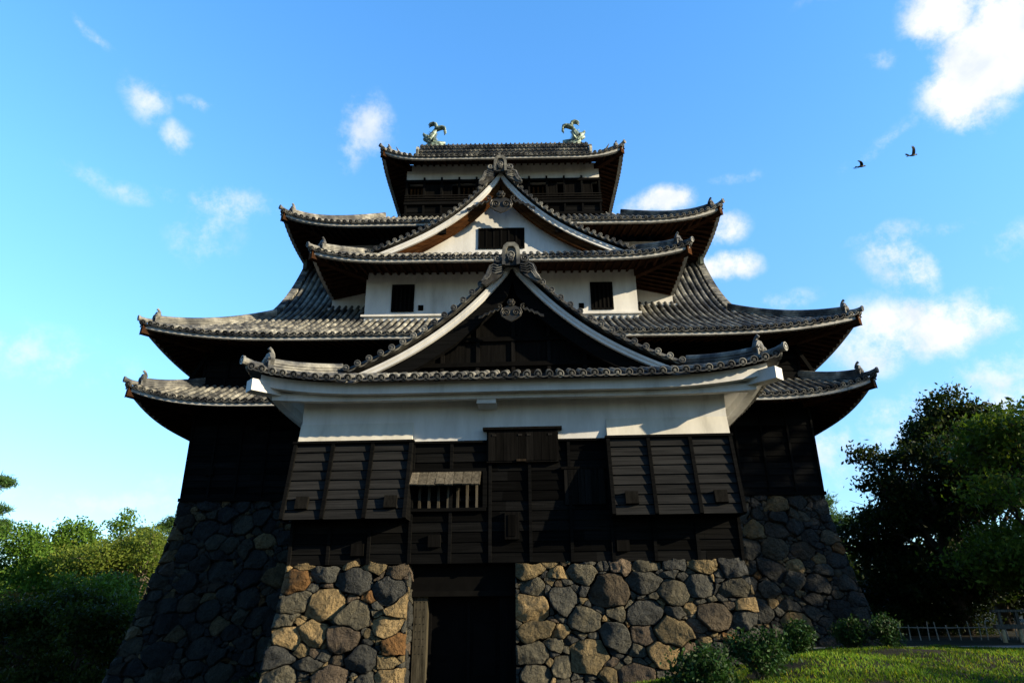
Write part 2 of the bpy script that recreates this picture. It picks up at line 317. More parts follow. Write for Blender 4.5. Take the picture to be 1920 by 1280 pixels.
class Roof:
    def __init__(s, xc, yc, R, S, axis, z0, prof, lift, Lc, Rv=-1, dms=None, dme=None, trunc=None, sides='flr', sp=.29, r=.086):
        s.xc, s.yc, s.R, s.S, s.z0, s.prof, s.lift, s.Lc, s.Rv = xc, yc, R, S, z0, prof, lift, Lc, Rv
        s.dms = dms or S; s.dme = dme; s.sp = sp; s.r = r; s.side = {}
        hx, hy = (R, S) if axis == 'x' else (S, R)
        kf, kl = ('s', 'e') if axis == 'x' else ('e', 's')
        s.side['f'] = dict(E=(xc, yc-hy), A=(1, 0), I=(0, 1), half=hx, k=kf, lo=-hx, hi=hx)
        s.side['r'] = dict(E=(xc+hx, yc), A=(0, 1), I=(-1, 0), half=hy, k=kl, lo=-hy, hi=hy)
        s.side['b'] = dict(E=(xc, yc+hy), A=(-1, 0), I=(0, -1), half=hx, k=kf, lo=-hx, hi=hx)
        s.side['l'] = dict(E=(xc-hx, yc), A=(0, -1), I=(1, 0), half=hy, k=kl, lo=-hy, hi=hy)
        s.closed = trunc is None
        if trunc is not None: s.side['r']['hi'] = trunc; s.side['l']['lo'] = -trunc
        s.sides = sides; s.hx, s.hy = hx, hy
    def pt(s, k, a, d, dz=None):
        q = s.side[k]; c = max(0, q['half']-abs(a)); L = s.lift*max(0, 1-c/s.Lc)**3*max(0, 1-d/s.Lc)**2
        z = s.z0+L+(s.prof(d) if dz is None else dz)
        return Vector((q['E'][0]+q['A'][0]*a+q['I'][0]*d, q['E'][1]+q['A'][1]*a+q['I'][1]*d, z))
    def dlim(s, k, a):
        q = s.side[k]; hip = q['half']-abs(a)
        if q['k'] == 's': return s.dms if abs(a) <= s.Rv else min(hip, s.dms)
        return min(hip, s.dme)
    def tiles(s, mb):
        for k in s.sides:
            q = s.side[k]; lo, hi = q['lo'], q['hi']; m = .14
            lo2 = lo+m if lo == -q['half'] else lo; hi2 = hi-m if hi == q['half'] else hi
            n = round((hi2-lo2)/s.sp); aa = [lo2+(hi2-lo2)*i/n for i in range(n+1)]
            lat = Vector((q['A'][0], q['A'][1], 0)); prevcol = None
            for i, a in enumerate(aa):
                dl = s.dlim(k, a); ns = max(2, int(dl/.6)+2)
                jit = random.uniform(-.008, .008)
                tile_row(mb, [s.pt(k, a+jit, dl*j/(ns-1))+Vector((0, 0, random.uniform(-.004, .004))) for j in range(ns)], lat, s.r)
                if i:                             # pan tiles between two rows
                    a0 = aa[i-1]; d0 = min(s.dlim(k, a0), dl) if max(s.dlim(k, a0), dl)-min(s.dlim(k, a0), dl) < 1 else min(s.dlim(k, a0), dl)
                    ns = max(2, int(d0/.45)+2); prev = None; rr = []
                    for j in range(ns):
                        d = d0*j/(ns-1)-.02
                        rr.append([s.pt(k, a0+(a-a0)*u, d)+Vector((0, 0, -.055*(1-(2*u-1)**2)+.01)) for u in (0, .2, .4, .6, .8, 1)])
                    mb.rings(rr, False, t=rt(.10, .26))
                    lip = [p+Vector((0, 0, -.035)) for p in rr[0]]; mb.rings([lip, rr[0]], False, t=rt(.3, .6))
    def deck(s, mb):
        for k in ('f', 'r', 'b', 'l'):
            if k == 'b' and not s.closed: continue
            q = s.side[k]; m = 8; aa = [q['lo']+(q['hi']-q['lo'])*i/40 for i in range(41)]
            if q['k'] == 's' and s.Rv > 0: aa = sorted(set(aa+[x for x in (-s.Rv, s.Rv) if q['lo'] < x < q['hi']]))
            for a0, a1 in zip(aa, aa[1:]):
                full = q['k'] == 's' and abs((a0+a1)/2) <= s.Rv
                lim = [s.dms if full else min(q['half']-abs(a), s.dms if q['k'] == 's' else s.dme) for a in (a0, a1)]
                mb.rings([[s.pt(k, a, l*j/m+.03)+Vector((0, 0, -.075)) for a, l in zip((a0, a1), lim)] for j in range(m+1)], False, t=(.3, .3, .3))
    def ring(s, d, z):
        out = []; order = ('f', 'r', 'b', 'l') if s.closed else ('l', 'f', 'r')
        for k in order:
            q = s.side[k]; lo = q['lo']+d if q['lo'] == -q['half'] else q['lo']; hi = q['hi']-d if q['hi'] == q['half'] else q['hi']; n = 44
            for i in range(n+1 if (not s.closed and k == 'r') else n):
                u = i/n
                if s.closed or k == 'f': w = 2*u-1; u = .5+.5*math.copysign(1-(1-abs(w))**1.4, w)
                out.append(s.pt(k, lo+(hi-lo)*u, d, z))
        return out
    def sweep(s, mb, prof, closed_prof=True, t=None):    # prof: list of (d, z) swept round the eaves
        rs = [s.ring(d, z) for d, z in prof]
        if closed_prof: rs.append(rs[0])
        mb.rings(rs, s.closed, t=t)
    def rafters(s, mb, d0, z0, d1, z1, sp=.34, w=.09, h=.11):
        for k in s.sides:
            q = s.side[k]; n = int((q['hi']-q['lo'])/sp)
            for i in range(1, n):
                a = q['lo']+(q['hi']-q['lo'])*i/n; c = q['half']-abs(a)
                e = min(d1, c-.15)
                if e-d0 < .3: continue
                f = (e-d0)/(d1-d0); p = s.pt(k, a, d0, z0); p2 = s.pt(k, a, e, z0+(z1-z0)*f)
                mb.beam(p-Vector((0, 0, h/2)), p2-Vector((0, 0, h/2)), w, h, t=rt(.7, 1.2))
    def hip_line(s, sx, d0, d1, n=12):               # along the front hip on side sx (-1 left, 1 right)
        out = []
        for i in range(n+1):
            d = d0+(d1-d0)*i/n; out.append(s.pt('f', sx*(s.side['f']['half']-d), d))
        return out
def ridge_sweep(mb, pts, w=.17, h=.32, layers=4, top=.085, t0=1):
    pts = [Vector(p) for p in pts]; prof = []
    lh = h/layers
    for i in range(layers):
        ww = w-.012*i; z = i*lh; prof += [(ww, z+.012), (ww, z+lh*.72), (ww-.035, z+lh*.76), (ww-.035, z+lh)]
    arc = [(top*math.cos(math.pi*k/6), h+top*1.0*math.sin(math.pi*k/6)+.01) for k in range(7)]
    right = prof+arc[:4]; full = [(x, z) for x, z in right]+[(-x, z) for x, z in right[::-1]]
    rs = []
    for i, p in enumerate(pts):
        d = (pts[min(i+1, len(pts)-1)]-pts[max(0, i-1)]); d.z = 0; d.normalize(); sd_ = Vector((-d.y, d.x, 0))
        rs.append([p+sd_*x+Vector((0, 0, z-.05)) for x, z in full])
    for i in range(len(rs)-1):
        mb.rings([rs[i], rs[i+1]], False, t=rt(.75*t0, 1.3*t0))
    mb.add(rs[0], [tuple(range(len(full)))]); mb.add(rs[-1], [tuple(range(len(full)))[::-1]])
def spiral(cx, cy, r0, turns, a0, sgn, n=22):
    return [(cx+sgn*r0*(1-.85*i/n)*math.cos(a0+turns*2*math.pi*i/n), cy+r0*(1-.85*i/n)*math.sin(a0+turns*2*math.pi*i/n)) for i in range(n+1)]
def onigawara_small(P, dirv, sc, parent, org, horn=True, name='ridge_end_tile'):
    mb = MB(); d = Vector((dirv[0], dirv[1], 0)).normalized(); ax = Vector((-d.y, d.x, 0)); up = Vector((0, 0, 1)); O = Vector(P)
    poly = [(-.26, -.08), (-.2, .1), (-.27, .26), (-.19, .4), (-.1, .5), (.1, .5), (.19, .4), (.27, .26), (.2, .1), (.26, -.08)]
    poly = [(x*sc, y*sc) for x, y in poly]
    mb.extrude(poly, O-d*.06, ax, up, .14*sc, rt(.5, .8))
    for sx in (-1, 1):
        mb.tube([O+d*.1*sc+ax*x*sc+up*y*sc for x, y in spiral(sx*.14, .22, .1, 1.2, .3, sx, 12)], .03*sc, 5)
        mb.tube([O+d*.09*sc+ax*(sx*.24*sc)+up*(y*sc) for y in (-.05, .1, .2)], .035*sc, 5)
    rs = [[O+d*(.08+.09*math.sin(b))*sc+ax*(.11*math.cos(b)*math.cos(a)*sc)+up*((.26+.13*math.cos(b)*math.sin(a))*sc) for a in [2*math.pi*k/10 for k in range(10)]] for b in (0, .5, 1.0, 1.4)]
    mb.rings(rs, True, False, True)
    if horn:
        mb.tube([O-d*.10*sc+up*.40*sc, O-d*.08*sc+up*.52*sc, O-d*.03*sc+up*.61*sc, O+d*.05*sc+up*.67*sc], [.075*sc, .062*sc, .055*sc, .06*sc], 8)
    return mb.build(name, M['tile'], parent, org=org)
def hips(rf, part, org, dend, rafter_m, col, dstart=.40, sc=1.0, tip=.05, rw=.26, rh=.3, rz=-.28, back=0):
    for sx in (-1, 1):
        mb = MB(); pts = rf.hip_line(sx, dstart, dend, 14); ridge_sweep(mb, pts, .16*sc, .30*sc, 4, .085)
        c = rf.hip_line(sx, -tip*.75, dstart+.1, 6); dv = (c[0]-c[2]).normalized()
        pt2 = [p+Vector((0, 0, .07)) for p in c]; pt2[0] += Vector((0, 0, .06)); pt2[1] += Vector((0, 0, .02))
        lat = Vector((-dv.y, dv.x, 0)).normalized()
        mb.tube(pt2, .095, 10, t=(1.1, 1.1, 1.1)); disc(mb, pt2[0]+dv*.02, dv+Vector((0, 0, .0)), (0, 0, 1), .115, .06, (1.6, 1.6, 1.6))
        mb.build('hip_ridge', M['tile'], part, org=org)
        onigawara_small(pts[0]+Vector((0, 0, .03)), (dv.x, dv.y), sc*.86, part, org)
        mb = MB(); p0 = rf.pt('f', sx*(rf.side['f']['half']-.1), .1, rz); p1 = rf.pt('f', sx*(rf.side['f']['half']-dend-.3), dend+.3, rz+.35)
        mb.beam(p0, p1, rw, rh); hr = mb.build('hip_rafter', rafter_m if rafter_m is M['plaster'] else M['brown'], part, org=org)
        if rafter_m is not M['plaster']:
            mb = MB(); e = (p0-p1).normalized(); mb.beam(p0+e*.002, p0+e*.03, rw+.02, rh+.02); mb.beam(p0+e*.06+Vector((0, 0, rh/2+.03)), p0-e*.16+Vector((0, 0, rh/2+.03)), rw+.1, .04, t=(.2, .2, .2)); mb.build('end_plate', M['orange'], part, org=org)
# ------------------------------------------------------------------ walls
def board_panel(mb, O, ux, uz, n, w, h, bh=.24, proud=.035, t=(.45, 1.7)):
    O, ux, uz, n = Vector(O), Vector(ux), Vector(uz), Vector(n); k = max(1, round(h/bh)); b = h/k
    for i in range(k):
        x = 0
        while x < w-1e-6:
            l = min(w-x, random.uniform(1.6, 3.2)) if w-x > 3.4 else w-x
            o = O+ux*x+uz*(i*b)
            e = random.uniform(.85, 1.15)*proud
            vs = [o, o+ux*l, o+ux*l+uz*b, o+uz*b, o+n*e, o+ux*l+n*e, o+ux*l+uz*(b)+n*.008, o+uz*(b)+n*.008]
            mb.add(vs, [(0, 1, 5, 4), (4, 5, 6, 7), (0, 4, 7, 3), (1, 2, 6, 5)], rt(*t)); x += l
def battens(mb, O, ux, uz, n, xs, h, w=.075, d=.085):
    O, ux, uz, n = Vector(O), Vector(ux), Vector(uz), Vector(n)
    for x in xs: mb.obox(O+ux*(x-w/2), ux*w, uz*h, n*d, rt(.8, 1.4))
# ------------------------------------------------------------------ stones
PAL = [((.085, .086, .078), 5), ((.055, .058, .058), 4), ((.12, .112, .085), 4), ((.23, .18, .10), 3), ((.34, .25, .13), 2), ((.23, .125, .05), .8), ((.15, .118, .09), .9), ((.105, .085, .062), .9)]
def stone_wall(mb, w, h, place, seed, big=(.34, .58), palw=None, relief=.09, asp=1.3, dim=1):
    """stones packed on a w x h rectangle; place(u, v, out) -> 3-D point"""
    rn = random.Random(seed); S = []
    H = h*asp                                            # work in a stretched frame: stones come out wider than tall
    def fits(x, y, r, f): return all((x-a)**2+(y-b)**2 > (f*(r+c))**2 for a, b, c in S)
    y = 0                                                # dressed corner stones at both ends
    for ex in (0, 1):
        y = 0; alt = 0
        while y < H-.1:
            r = rn.uniform(.26, .42); S.append(((r*.7+alt*.16) if not ex else w-(r*.7+(1-alt)*.16), y+r*.75, r)); y += r*1.55; alt = 1-alt
    for lo, hi, tries, f in ((big[0], big[1], int(w*H*12), .76), (.2, big[0], int(w*H*30), .80), (.10, .18, int(w*H*34), .82), (.045, .085, int(w*H*60), .86)):
        for _ in range(tries):
            r = rn.uniform(lo, hi); x = rn.uniform(0, w); yy = rn.uniform(0, H)
            if fits(x, yy, r, f): S.append((x, yy, r))
    A = np.array(S); pal = [p for p, _ in PAL]; pw = palw or [q for _, q in PAL]
    for i, (x, y, r) in enumerate(S):
        poly = [(0, 0), (w, 0), (w, H), (0, H)]
        d2 = (A[:, 0]-x)**2+(A[:, 1]-y)**2
        for j in np.argsort(d2)[1:26]:
            x2, y2, r2 = A[j]; nx, ny = x2-x, y2-y; cst = (x2*x2+y2*y2-x*x-y*y-r2*r2+r*r)/2
            k0 = (cst-(x*nx+y*ny))/(nx*nx+ny*ny); p0 = (x+nx*k0, y+ny*k0)          # joints turned at random: angular, irregular blocks
            th = random.Random(seed*100003+min(i, int(j))*1009+max(i, int(j))).uniform(-.42, .42); nx, ny = nx*math.cos(th)-ny*math.sin(th), nx*math.sin(th)+ny*math.cos(th); cst = p0[0]*nx+p0[1]*ny
            out = []
            for k in range(len(poly)):
                p, q = poly[k], poly[(k+1) % len(poly)]; dp = p[0]*nx+p[1]*ny-cst; dq = q[0]*nx+q[1]*ny-cst
                if dp <= 0: out.append(p)
                if dp*dq < 0: t = dp/(dp-dq); out.append((p[0]+(q[0]-p[0])*t, p[1]+(q[1]-p[1])*t))
            poly = out
            if len(poly) < 3: break
        if len(poly) < 3: continue
        poly = [(a, b/asp) for a, b in poly]; cy = y/asp
        ar = .5*abs(sum(poly[k][0]*poly[(k+1) % len(poly)][1]-poly[(k+1) % len(poly)][0]*poly[k][1] for k in range(len(poly))))
        if ar < .0012: continue
        size = math.sqrt(ar)
        for _ in range(1):                                # soften the corners, keep wall edges straight
            q = []
            for k in range(len(poly)):
                p, n2 = poly[k], poly[(k+1) % len(poly)]
                e = lambda z: z[0] < .002 or z[0] > w-.002
                if e(p) and not e(n2): q += [p, (p[0]*.25+n2[0]*.75, p[1]*.25+n2[1]*.75)]
                elif e(n2) and not e(p): q += [(p[0]*.75+n2[0]*.25, p[1]*.75+n2[1]*.25)]
                elif e(p) and e(n2): q += [p]
                else: q += [(p[0]*.93+n2[0]*.07, p[1]*.93+n2[1]*.07), (p[0]*.07+n2[0]*.93, p[1]*.07+n2[1]*.93)]
            poly = q
        bd = []; step = max(.03, size*.11)
        for k in range(len(poly)):
            p, q = poly[k], poly[(k+1) % len(poly)]; L = math.hypot(q[0]-p[0], q[1]-p[1]); m = max(1, int(L/step))
            bd += [(p[0]+(q[0]-p[0])*t/m, p[1]+(q[1]-p[1])*t/m) for t in range(m)]
        def warp(a, b):                                  # shared warp: neighbours keep tight, irregular joints
            e = min(1, min(a, w-a)/.25)
            return (a+e*(.16*noise.noise(Vector((a*1.3, b*1.3, seed)))+.05*noise.noise(Vector((a*4.5, b*4.5, seed+7)))+.018*noise.noise(Vector((a*13, b*13, seed+9)))),
                    b+.12*noise.noise(Vector((a*1.4, b*1.4, seed+3)))+.05*noise.noise(Vector((a*4.5, b*4.5, seed+5)))+.018*noise.noise(Vector((a*13, b*13, seed+8))))
        bd = [warp(a, b) for a, b in bd]
        cx = sum(p[0] for p in bd)/len(bd); cy = sum(p[1] for p in bd)/len(bd)
        g = min(.004, size*.014)+rn.uniform(0, .005); n = len(bd); sd0 = rn.uniform(0, 99)
        tx, ty = rn.uniform(-.36, .36), rn.uniform(-.3, .16); Hh = min(relief*1.25, size*.22)*rn.uniform(.7, 1.35)+rn.uniform(-.01, .03)
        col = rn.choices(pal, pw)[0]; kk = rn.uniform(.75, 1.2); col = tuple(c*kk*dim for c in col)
        rings = []
        sh = max(.2, 1-2.2*g/size)
        pl = [(Hh, tx*.55, ty*.55)]                        # split faces: the lowest of a few tilted planes
        for _ in range(rn.choice((2, 3, 3, 4))):
            an = rn.uniform(0, 6.283); gr = rn.uniform(.25, .8); ds = rn.uniform(.12, .34)*size
            pl.append((Hh+gr*ds, -gr*math.cos(an), -gr*math.sin(an)))
        for sc, hh in ((1.0, -.28), (1.0, .1), (.988, .62), (.972, .86), (.94, .97), (.84, 1.0), (.70, 1.0), (.54, 1.0), (.36, 1.0), (.16, 1.0)):
            ring = []
            for (a, b) in bd:
                ex = a < .002 or a > w-.002
                wob = 1+.05*noise.noise(Vector((a*6+sd0, b*6, sd0)))*(0 if ex else 1)
                s2 = sc*sh*wob; u = cx+(a-cx)*s2; v = cy+(b-cy)*s2
                if ex and sc > .9: u = a
                if hh > 0:
                    f = noise.fractal(Vector((u*7+sd0, v*7, sd0)), 1.0, 2.0, 5)
                    o = hh*(max(-.05, min(q0+(u-cx)*qx+(v-cy)*qy for q0, qx, qy in pl))+f*.028*min(1, size*2.2))
                else: o = hh
                ring.append(place(u, v, o))
            rings.append(ring)
        mb.rings(rings, True, False, True, col)
# ================================================================== MAIN KEEP
KO = (0, 35.35, 0)
keep = empty('castle_keep', KO)
tag(keep, 'tall black castle tower with white plaster bands and stacked curving tiled roofs', 'castle')
def kb(mb, name, m, parent=None, **k): return mb.build(name, M[m], parent or keep, org=KO, **k)
XR, X0, Z0 = 11.86, 25.5, 5.5
# stone base
def bat(z, H=5.5, a=.95): t = max(0, (H-z))/H; return a*(t**1.35)
base = MB()
def core(mb, x, y0, y1, H, a, inset=.2):
    rs = []
    for z in (-2.8, -1.5, -.6, 0, 1, 2, 3, 4, 5, H): 
        o = bat(z, H, a)-inset; rs.append([(-x-o, y0-o, z), (x+o, y0-o, z), (x+o, y1+o, z), (-x-o, y1+o, z)])
    mb.rings(rs, True, False, True, (1, 1, 1))
core(base, XR, X0, 45.2, 5.5, .95)
sb = kb(base, 'stone_base', 'core')
for sx, seed in ((-1, 3), (1, 5)):
    mb = MB(); Wd = 8.6; zb0 = 2.3 if sx < 0 else .25; hz = 5.5+zb0
    def place(u, v, o, sx=sx):
        z = v-zb0; b = bat(z); xe = XR+b; uu = u/Wd if sx < 0 else 1-u/Wd
        x = -(xe+(4.2-xe)*uu)
        return (x*(-sx) if sx > 0 else x, X0-b-o*.95, z+o*.25)
    stone_wall(mb, Wd, hz, place, seed, (.34, .6), [6, 6, 3, 1.2, .7, .5, .7, 1.2], dim=.5 if sx < 0 else .8)  # stone colour dimmed, most on the left, to imitate shade over the base
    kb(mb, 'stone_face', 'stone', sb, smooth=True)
# first and second storey boarding
def front_boards(name, x0, x1, y, z0, z1, n=None, side=True):
    mb = MB(); board_panel(mb, (x0, y, z0), (1, 0, 0), (0, 0, 1), (0, -1, 0), x1-x0, z1-z0)
    nb = round((x1-x0)/.985); battens(mb, (x0, y, z0), (1, 0, 0), (0, 0, 1), (0, -1, 0), [.04]+[(x1-x0)*i/nb for i in range(1, nb)]+[x1-x0-.04], z1-z0)
    if side:
        for sx, xx in ((-1, x0), (1, x1)):
            yy = 2*35.35-y
            board_panel(mb, (xx, yy if sx < 0 else y, z0), (0, -1 if sx < 0 else 1, 0), (0, 0, 1), (sx, 0, 0), yy-y, z1-z0)
    mb.box(x0+.02, x1-.02, y+.012, 2*35.35-y, z0+.01, z1-.01)
    return kb(mb, name, 'board')
w1 = front_boards('lower_wall', -XR, XR, X0, 5.5, 10.2)
for x in (-10.9, -7.6, 8.6): mb = MB(); mb.box(x-.15, x+.15, X0-.11, X0, 6.4, 6.72); kb(mb, 'gun_port', 'boardv', w1)
mb = MB(); mb.box(-XR-.04, XR+.04, X0-.14, X0+.1, 5.44, 5.56); kb(mb, 'wall_plate', 'black', w1)
w2 = front_boards('upper_wall', -XR+.06, XR-.06, X0+.06, 9.6, 12.15)
mb = MB(); mb.box(-XR-.02, XR+.02, X0-.10, X0+.05, 9.86, 9.98); kb(mb, 'wall_plate', 'black', w2)
# diagonal brackets at the corners of the second storey
for sx in (-1, 1): mb = MB(); mb.beam((sx*11.7, X0-.06, 11.2), (sx*12.35, X0-.12, 9.85), .14, .12, (0, 1, 0)); kb(mb, 'bracket', 'black', w2)
def eave(rf, part, m_f, m_s, zt, zb, dw, rise, d0=.06, d1=.2, raft=True, org=KO, rsp=.34):
    mb = MB(); rf.sweep(mb, [(d0, zt), (d0, zb), (d1, zb), (d1, zt)]); mb.build('eave_fascia', M[m_f], part, org=org)
    mb = MB(); rf.sweep(mb, [(d1, zb+.06), (dw, zb+.06+rise)], False)
    if raft: rf.rafters(mb, d1, zb+.06, dw, zb+.06+rise, rsp)
    mb.build('soffit', M[m_s], part, org=org)
def roof_part(rf, name='roof', org=KO, parent=None):
    mb = MB(); rf.tiles(mb); rf.deck(mb); return mb.build(name, M['tile'], parent or keep, org=org)
# roof 1 : pent roof between the two lower storeys
r1 = Roof(0, 35.35, 13.68, 11.74, 'x', 8.76, lambda d: .56*d+.012*d*d, .72, 5, dms=1.98, dme=1.98)
p1 = roof_part(r1); eave(r1, p1, 'fascia', 'brown', -.05, -.2, 1.97, .45); hips(r1, p1, KO, 1.95, M['orange'], None)
# roof 2 : great hip-and-gable roof
r2 = Roof(0, 35.35, 13.62, 11.74, 'x', 11.3, lambda d: .56*d+.006*min(d, 7.5)**3 if d <= 7.5 else 6.73+.06*(d-7.5), .62, 7, Rv=10.0, dme=3.75)
p2 = roof_part(r2); eave(r2, p2, 'fascia', 'brown', -.05, -.2, 1.9, .45); hips(r2, p2, KO, 3.7, M['orange'], None)
mb = MB(); ridge_sweep(mb, [(-9.6, 35.35, 18.2), (0, 35.35, 18.2), (9.6, 35.35, 18.2)], .2, .3, 4, .1)
kb(mb, 'main_ridge', 'tile', p2)
for sx in (-1, 1):
    mb = MB()
    # verge: layered tiles along the gable edge
    pts = [r2.pt('f', sx*10.0, d) for d in np.linspace(3.9, 7.6, 26)]
    for i in range(len(pts)-1):
        a, b = pts[i], pts[i+1]; mb.beam(a+Vector((sx*.05, 0, .05)), b+Vector((sx*.05, 0, .05)), .34, .16, t=rt(.7, 1.2))
    d = 4.0
    while d < 7.5:
        p = r2.pt('f', sx*10.05, d); mb.tube([p+Vector((-sx*.2, 0, .12)), p+Vector((sx*.12, 0, .10))], .085, 8); d += .27
    # gable wall
    for y0, z in ((26.9, 0),):
        tri = [(r2.pt('f', 0, d).y, r2.pt('f', 0, d).z-.15) for d in np.linspace(3.75, 11.8, 14)]; tri = tri+[(2*35.35-y, z) for y, z in tri[::-1]]
        vs = [(sx*9.6, y, z) for y, z in tri]; mb.add(vs, [tuple(range(len(vs)))], (.15, .15, .15))
    mb.extrude([(-.5, -.25), (-.55, .5), (-.25, .95), (.25, .95), (.55, .5), (.5, -.25)], (sx*9.95, 31.15, 18.0), (0, 1, 0), (0, 0, 1), .18*sx, (.5, .62, .58)); kb(mb, 'gable_verge', 'tile', p2)
# third storey: white wall behind and projecting white bay
def plaster_box(name, x0, x1, y0, y1, z0, z1, parent=None):
    mb = MB(); mb.box(x0, x1, y0, y1, z0, z1); return kb(mb, name, 'plaster', parent)
w3 = plaster_box('third_storey_wall', -7.75, 7.75, 28.2, 41.3, 13.6, 16.2); w4 = plaster_box('fourth_storey_wall', -8.12, 8.12, 29.4, 41.3, 16.0, 18.35)
mb = MB(); mb.box(-7.95, 7.95, 28.08, 28.22, 14.30, 14.40); kb(mb, 'wall_plate', 'plaster', w3)
mb = MB(); mb.box(-7.9, 7.9, 29.36, 29.39, 16.9, 17.9); 
kb(mb, 'shutter_and_shade', 'black', w4)  # dark sheet standing in for the deep eave shade on the white wall
bay = plaster_box('bay_wall', -5.82, 5.82, 26.5, 30.6, 12.8, 15.6)
mb = MB(); mb.box(-5.95, 5.95, 26.40, 26.52, 13.22, 13.31); kb(mb, 'wall_plate', 'plaster', bay)
def window(x0, x1, z0, z1, y, parent, bars=0, name='window', depth=.1, build=kb):
    mb = MB(); mb.box(x0, x1, y-.006, y+.05, z0, z1, (.3, .3, .3))
    mb.box(x0-.03, x0+.03, y-.05, y, z0, z1); mb.box(x1-.03, x1+.03, y-.05, y, z0, z1); mb.box(x0-.03, x1+.03, y-.055, y, z1-.03, z1+.04); mb.box(x0-.03, x1+.03, y-.055, y, z0-.04, z0+.03)
    for i in range(bars):
        x = x0+(x1-x0)*(i+1)/(bars+1); mb.box(x-.035, x+.035, y-.03, y, z0+.03, z1-.03, rt(1.2, 2.2))
    return build(mb, name, 'black', parent)
for x0, x1 in ((-4.66, -3.75), (3.86, 4.76)): window(x0, x1, 13.48, 14.68, 26.5, bay, 4)
for x in (-3.42, 3.42):
    mb = MB(); mb.box(x-.11, x+.11, 26.46, 26.53, 13.5, 13.74); kb(mb, 'gun_port', 'dark', bay)
# roof 3 : hip-and-gable roof of the bay, gable to the front
pD = lambda d: .74*d-.105*d*d+.01284*d**3
r3 = Roof(0, 31.2, 6.6, 7.85, 'y', 15.06, pD, .5, 4.2, Rv=4.9, dme=1.75, trunc=0)
p3 = roof_part(r3); eave(r3, p3, 'fascia', 'brown', -.05, -.2, 1.95, .4); hips(r3, p3, KO, 1.9, M['orange'], None, .42)
def gable(part, rf, yv, yw, xmax, caps_sp, bw, zbase, org, mfront, mwall, msoff, drop=.20, rib=None, wall_inset=.02):
    zc = lambda x: rf.z0+rf.prof(rf.S-abs(x))
    N = 40; xs = [xmax*(-1+2*i/N) for i in range(N+1)]
    def nrm(x):
        e = .02; s_ = (zc(abs(x)-e)-zc(abs(x)+e))/(2*e); return math.sqrt(1+s_*s_)
    # verge tiles: rows of short round tiles facing front, plus pan strip
    mb = MB(); L = 0; px = 0; pz = zc(0); todo = [0]
    x = 0
    while x < xmax:
        x += .01; L += math.hypot(.01, zc(x)-zc(x-.01))
        if L >= caps_sp: L = 0; todo.append(x)
    for sx in (-1, 1):
        for k, x in enumerate(todo):
            if k == 0 and sx < 0: continue
            p = Vector((sx*x+rf.xc, yv, zc(x)+.06)); tt = rt(.35, .6)
            mb.tube([p+Vector((0, -.03, 0)), p+Vector((0, .5, .0))], .082, 10, t=tt); disc(mb, p+Vector((0, -.04, 0)), (0, -1, 0), (0, 0, 1), .092, .04, (.8, .8, .8))
            if k+1 < len(todo):                           # scalloped pan tile ends
                x2 = todo[k+1]; rr = []
                for yy in (-.01, .45):
                    rr.append([(sx*(x+(x2-x)*u)+rf.xc, yv+yy, zc(x+(x2-x)*u)+.02-.07*(1-(2*u-1)**2)) for u in (0, .2, .4, .6, .8, 1)])
                mb.rings(rr, False, t=rt(.6, .9)); mb.rings([rr[0], [(a, b, c-.05) for a, b, c in rr[0]]], False, t=rt(.8, 1.1))
        mb.tube([(sx*x+rf.xc, yv+.2, zc(x)+.045) for x in np.linspace(.1, xmax-.05, 40)], .085, 8, t=(.35, .36, .38))
        # descending ridge a little behind the verge
        pts = [(sx*x+rf.xc, yv+.62, zc(x)+.02) for x in np.linspace(.25, xmax-.1, 24)]
        ridge_sweep(mb, [Vector(p) for p in pts], .11, .05, 1, .07)
    mb.build('verge_tiles', M['tile'], part, org=org)
    # bargeboards, two stepped faces
    mb = MB()
    for sx in (-1, 1):
        xx = [xmax*i/N for i in range(N+1)]
        for (ya, yb, t0, t1) in ((yv+.10, yv+.22, .0, .45), (yv+.13, yv+.24, .45, 1.0)):
            rs = []
            for x in xx:
                zt = zc(x)-drop; w = bw*min(nrm(x), 1.45); X = sx*x+rf.xc
                rs.append([(X, ya, zt-w*t0), (X, ya, zt-w*t1), (X, yb, zt-w*t1), (X, yb, zt-w*t0)])
            mb.rings(rs, True, False, True)
    mb.build('bargeboard', M[mfront], part, org=org)
    mb = MB()
    for sx in (-1, 1):
        xx = [xmax*i/N for i in range(N+1)]
        for (ya, yb, o0, o1) in ((yv+.24, yw, .0, .10), (yv+.27, yv+.40, .10, .34), (yw-.40, yw-.2, .10, .46)):
            rs = []
            for x in xx:
                zt = zc(x)-drop-bw*.55*min(nrm(x), 1.45); X = sx*x+rf.xc
                rs.append([(X, ya, zt-o0), (X, ya, zt-o1*nrm(x)), (X, yb, zt-o1*nrm(x)), (X, yb, zt-o0)])
            mb.rings(rs, True, True, True, t=rt(.8, 1.2))
    mb.build('verge_soffit', M[msoff], part, org=org)
    mb = MB(); top = [(x+rf.xc, yw, zc(x)-.25) for x in xs]; bot = [(x+rf.xc, yw, zbase) for x in xs]
    mb.rings([bot, top], False); mb.rings([[(a, b+.25, c) for a, b, c in bot], [(a, b+.25, c) for a, b, c in top]], False)
    if rib:
        for x in rib: mb.box(x+rf.xc-.05, x+rf.xc+.05, yw-.06, yw, zbase, zc(x)-.35, (1.6, 1.6, 1.6))
    return mb.build('gable_wall', M[mwall], part, org=org)
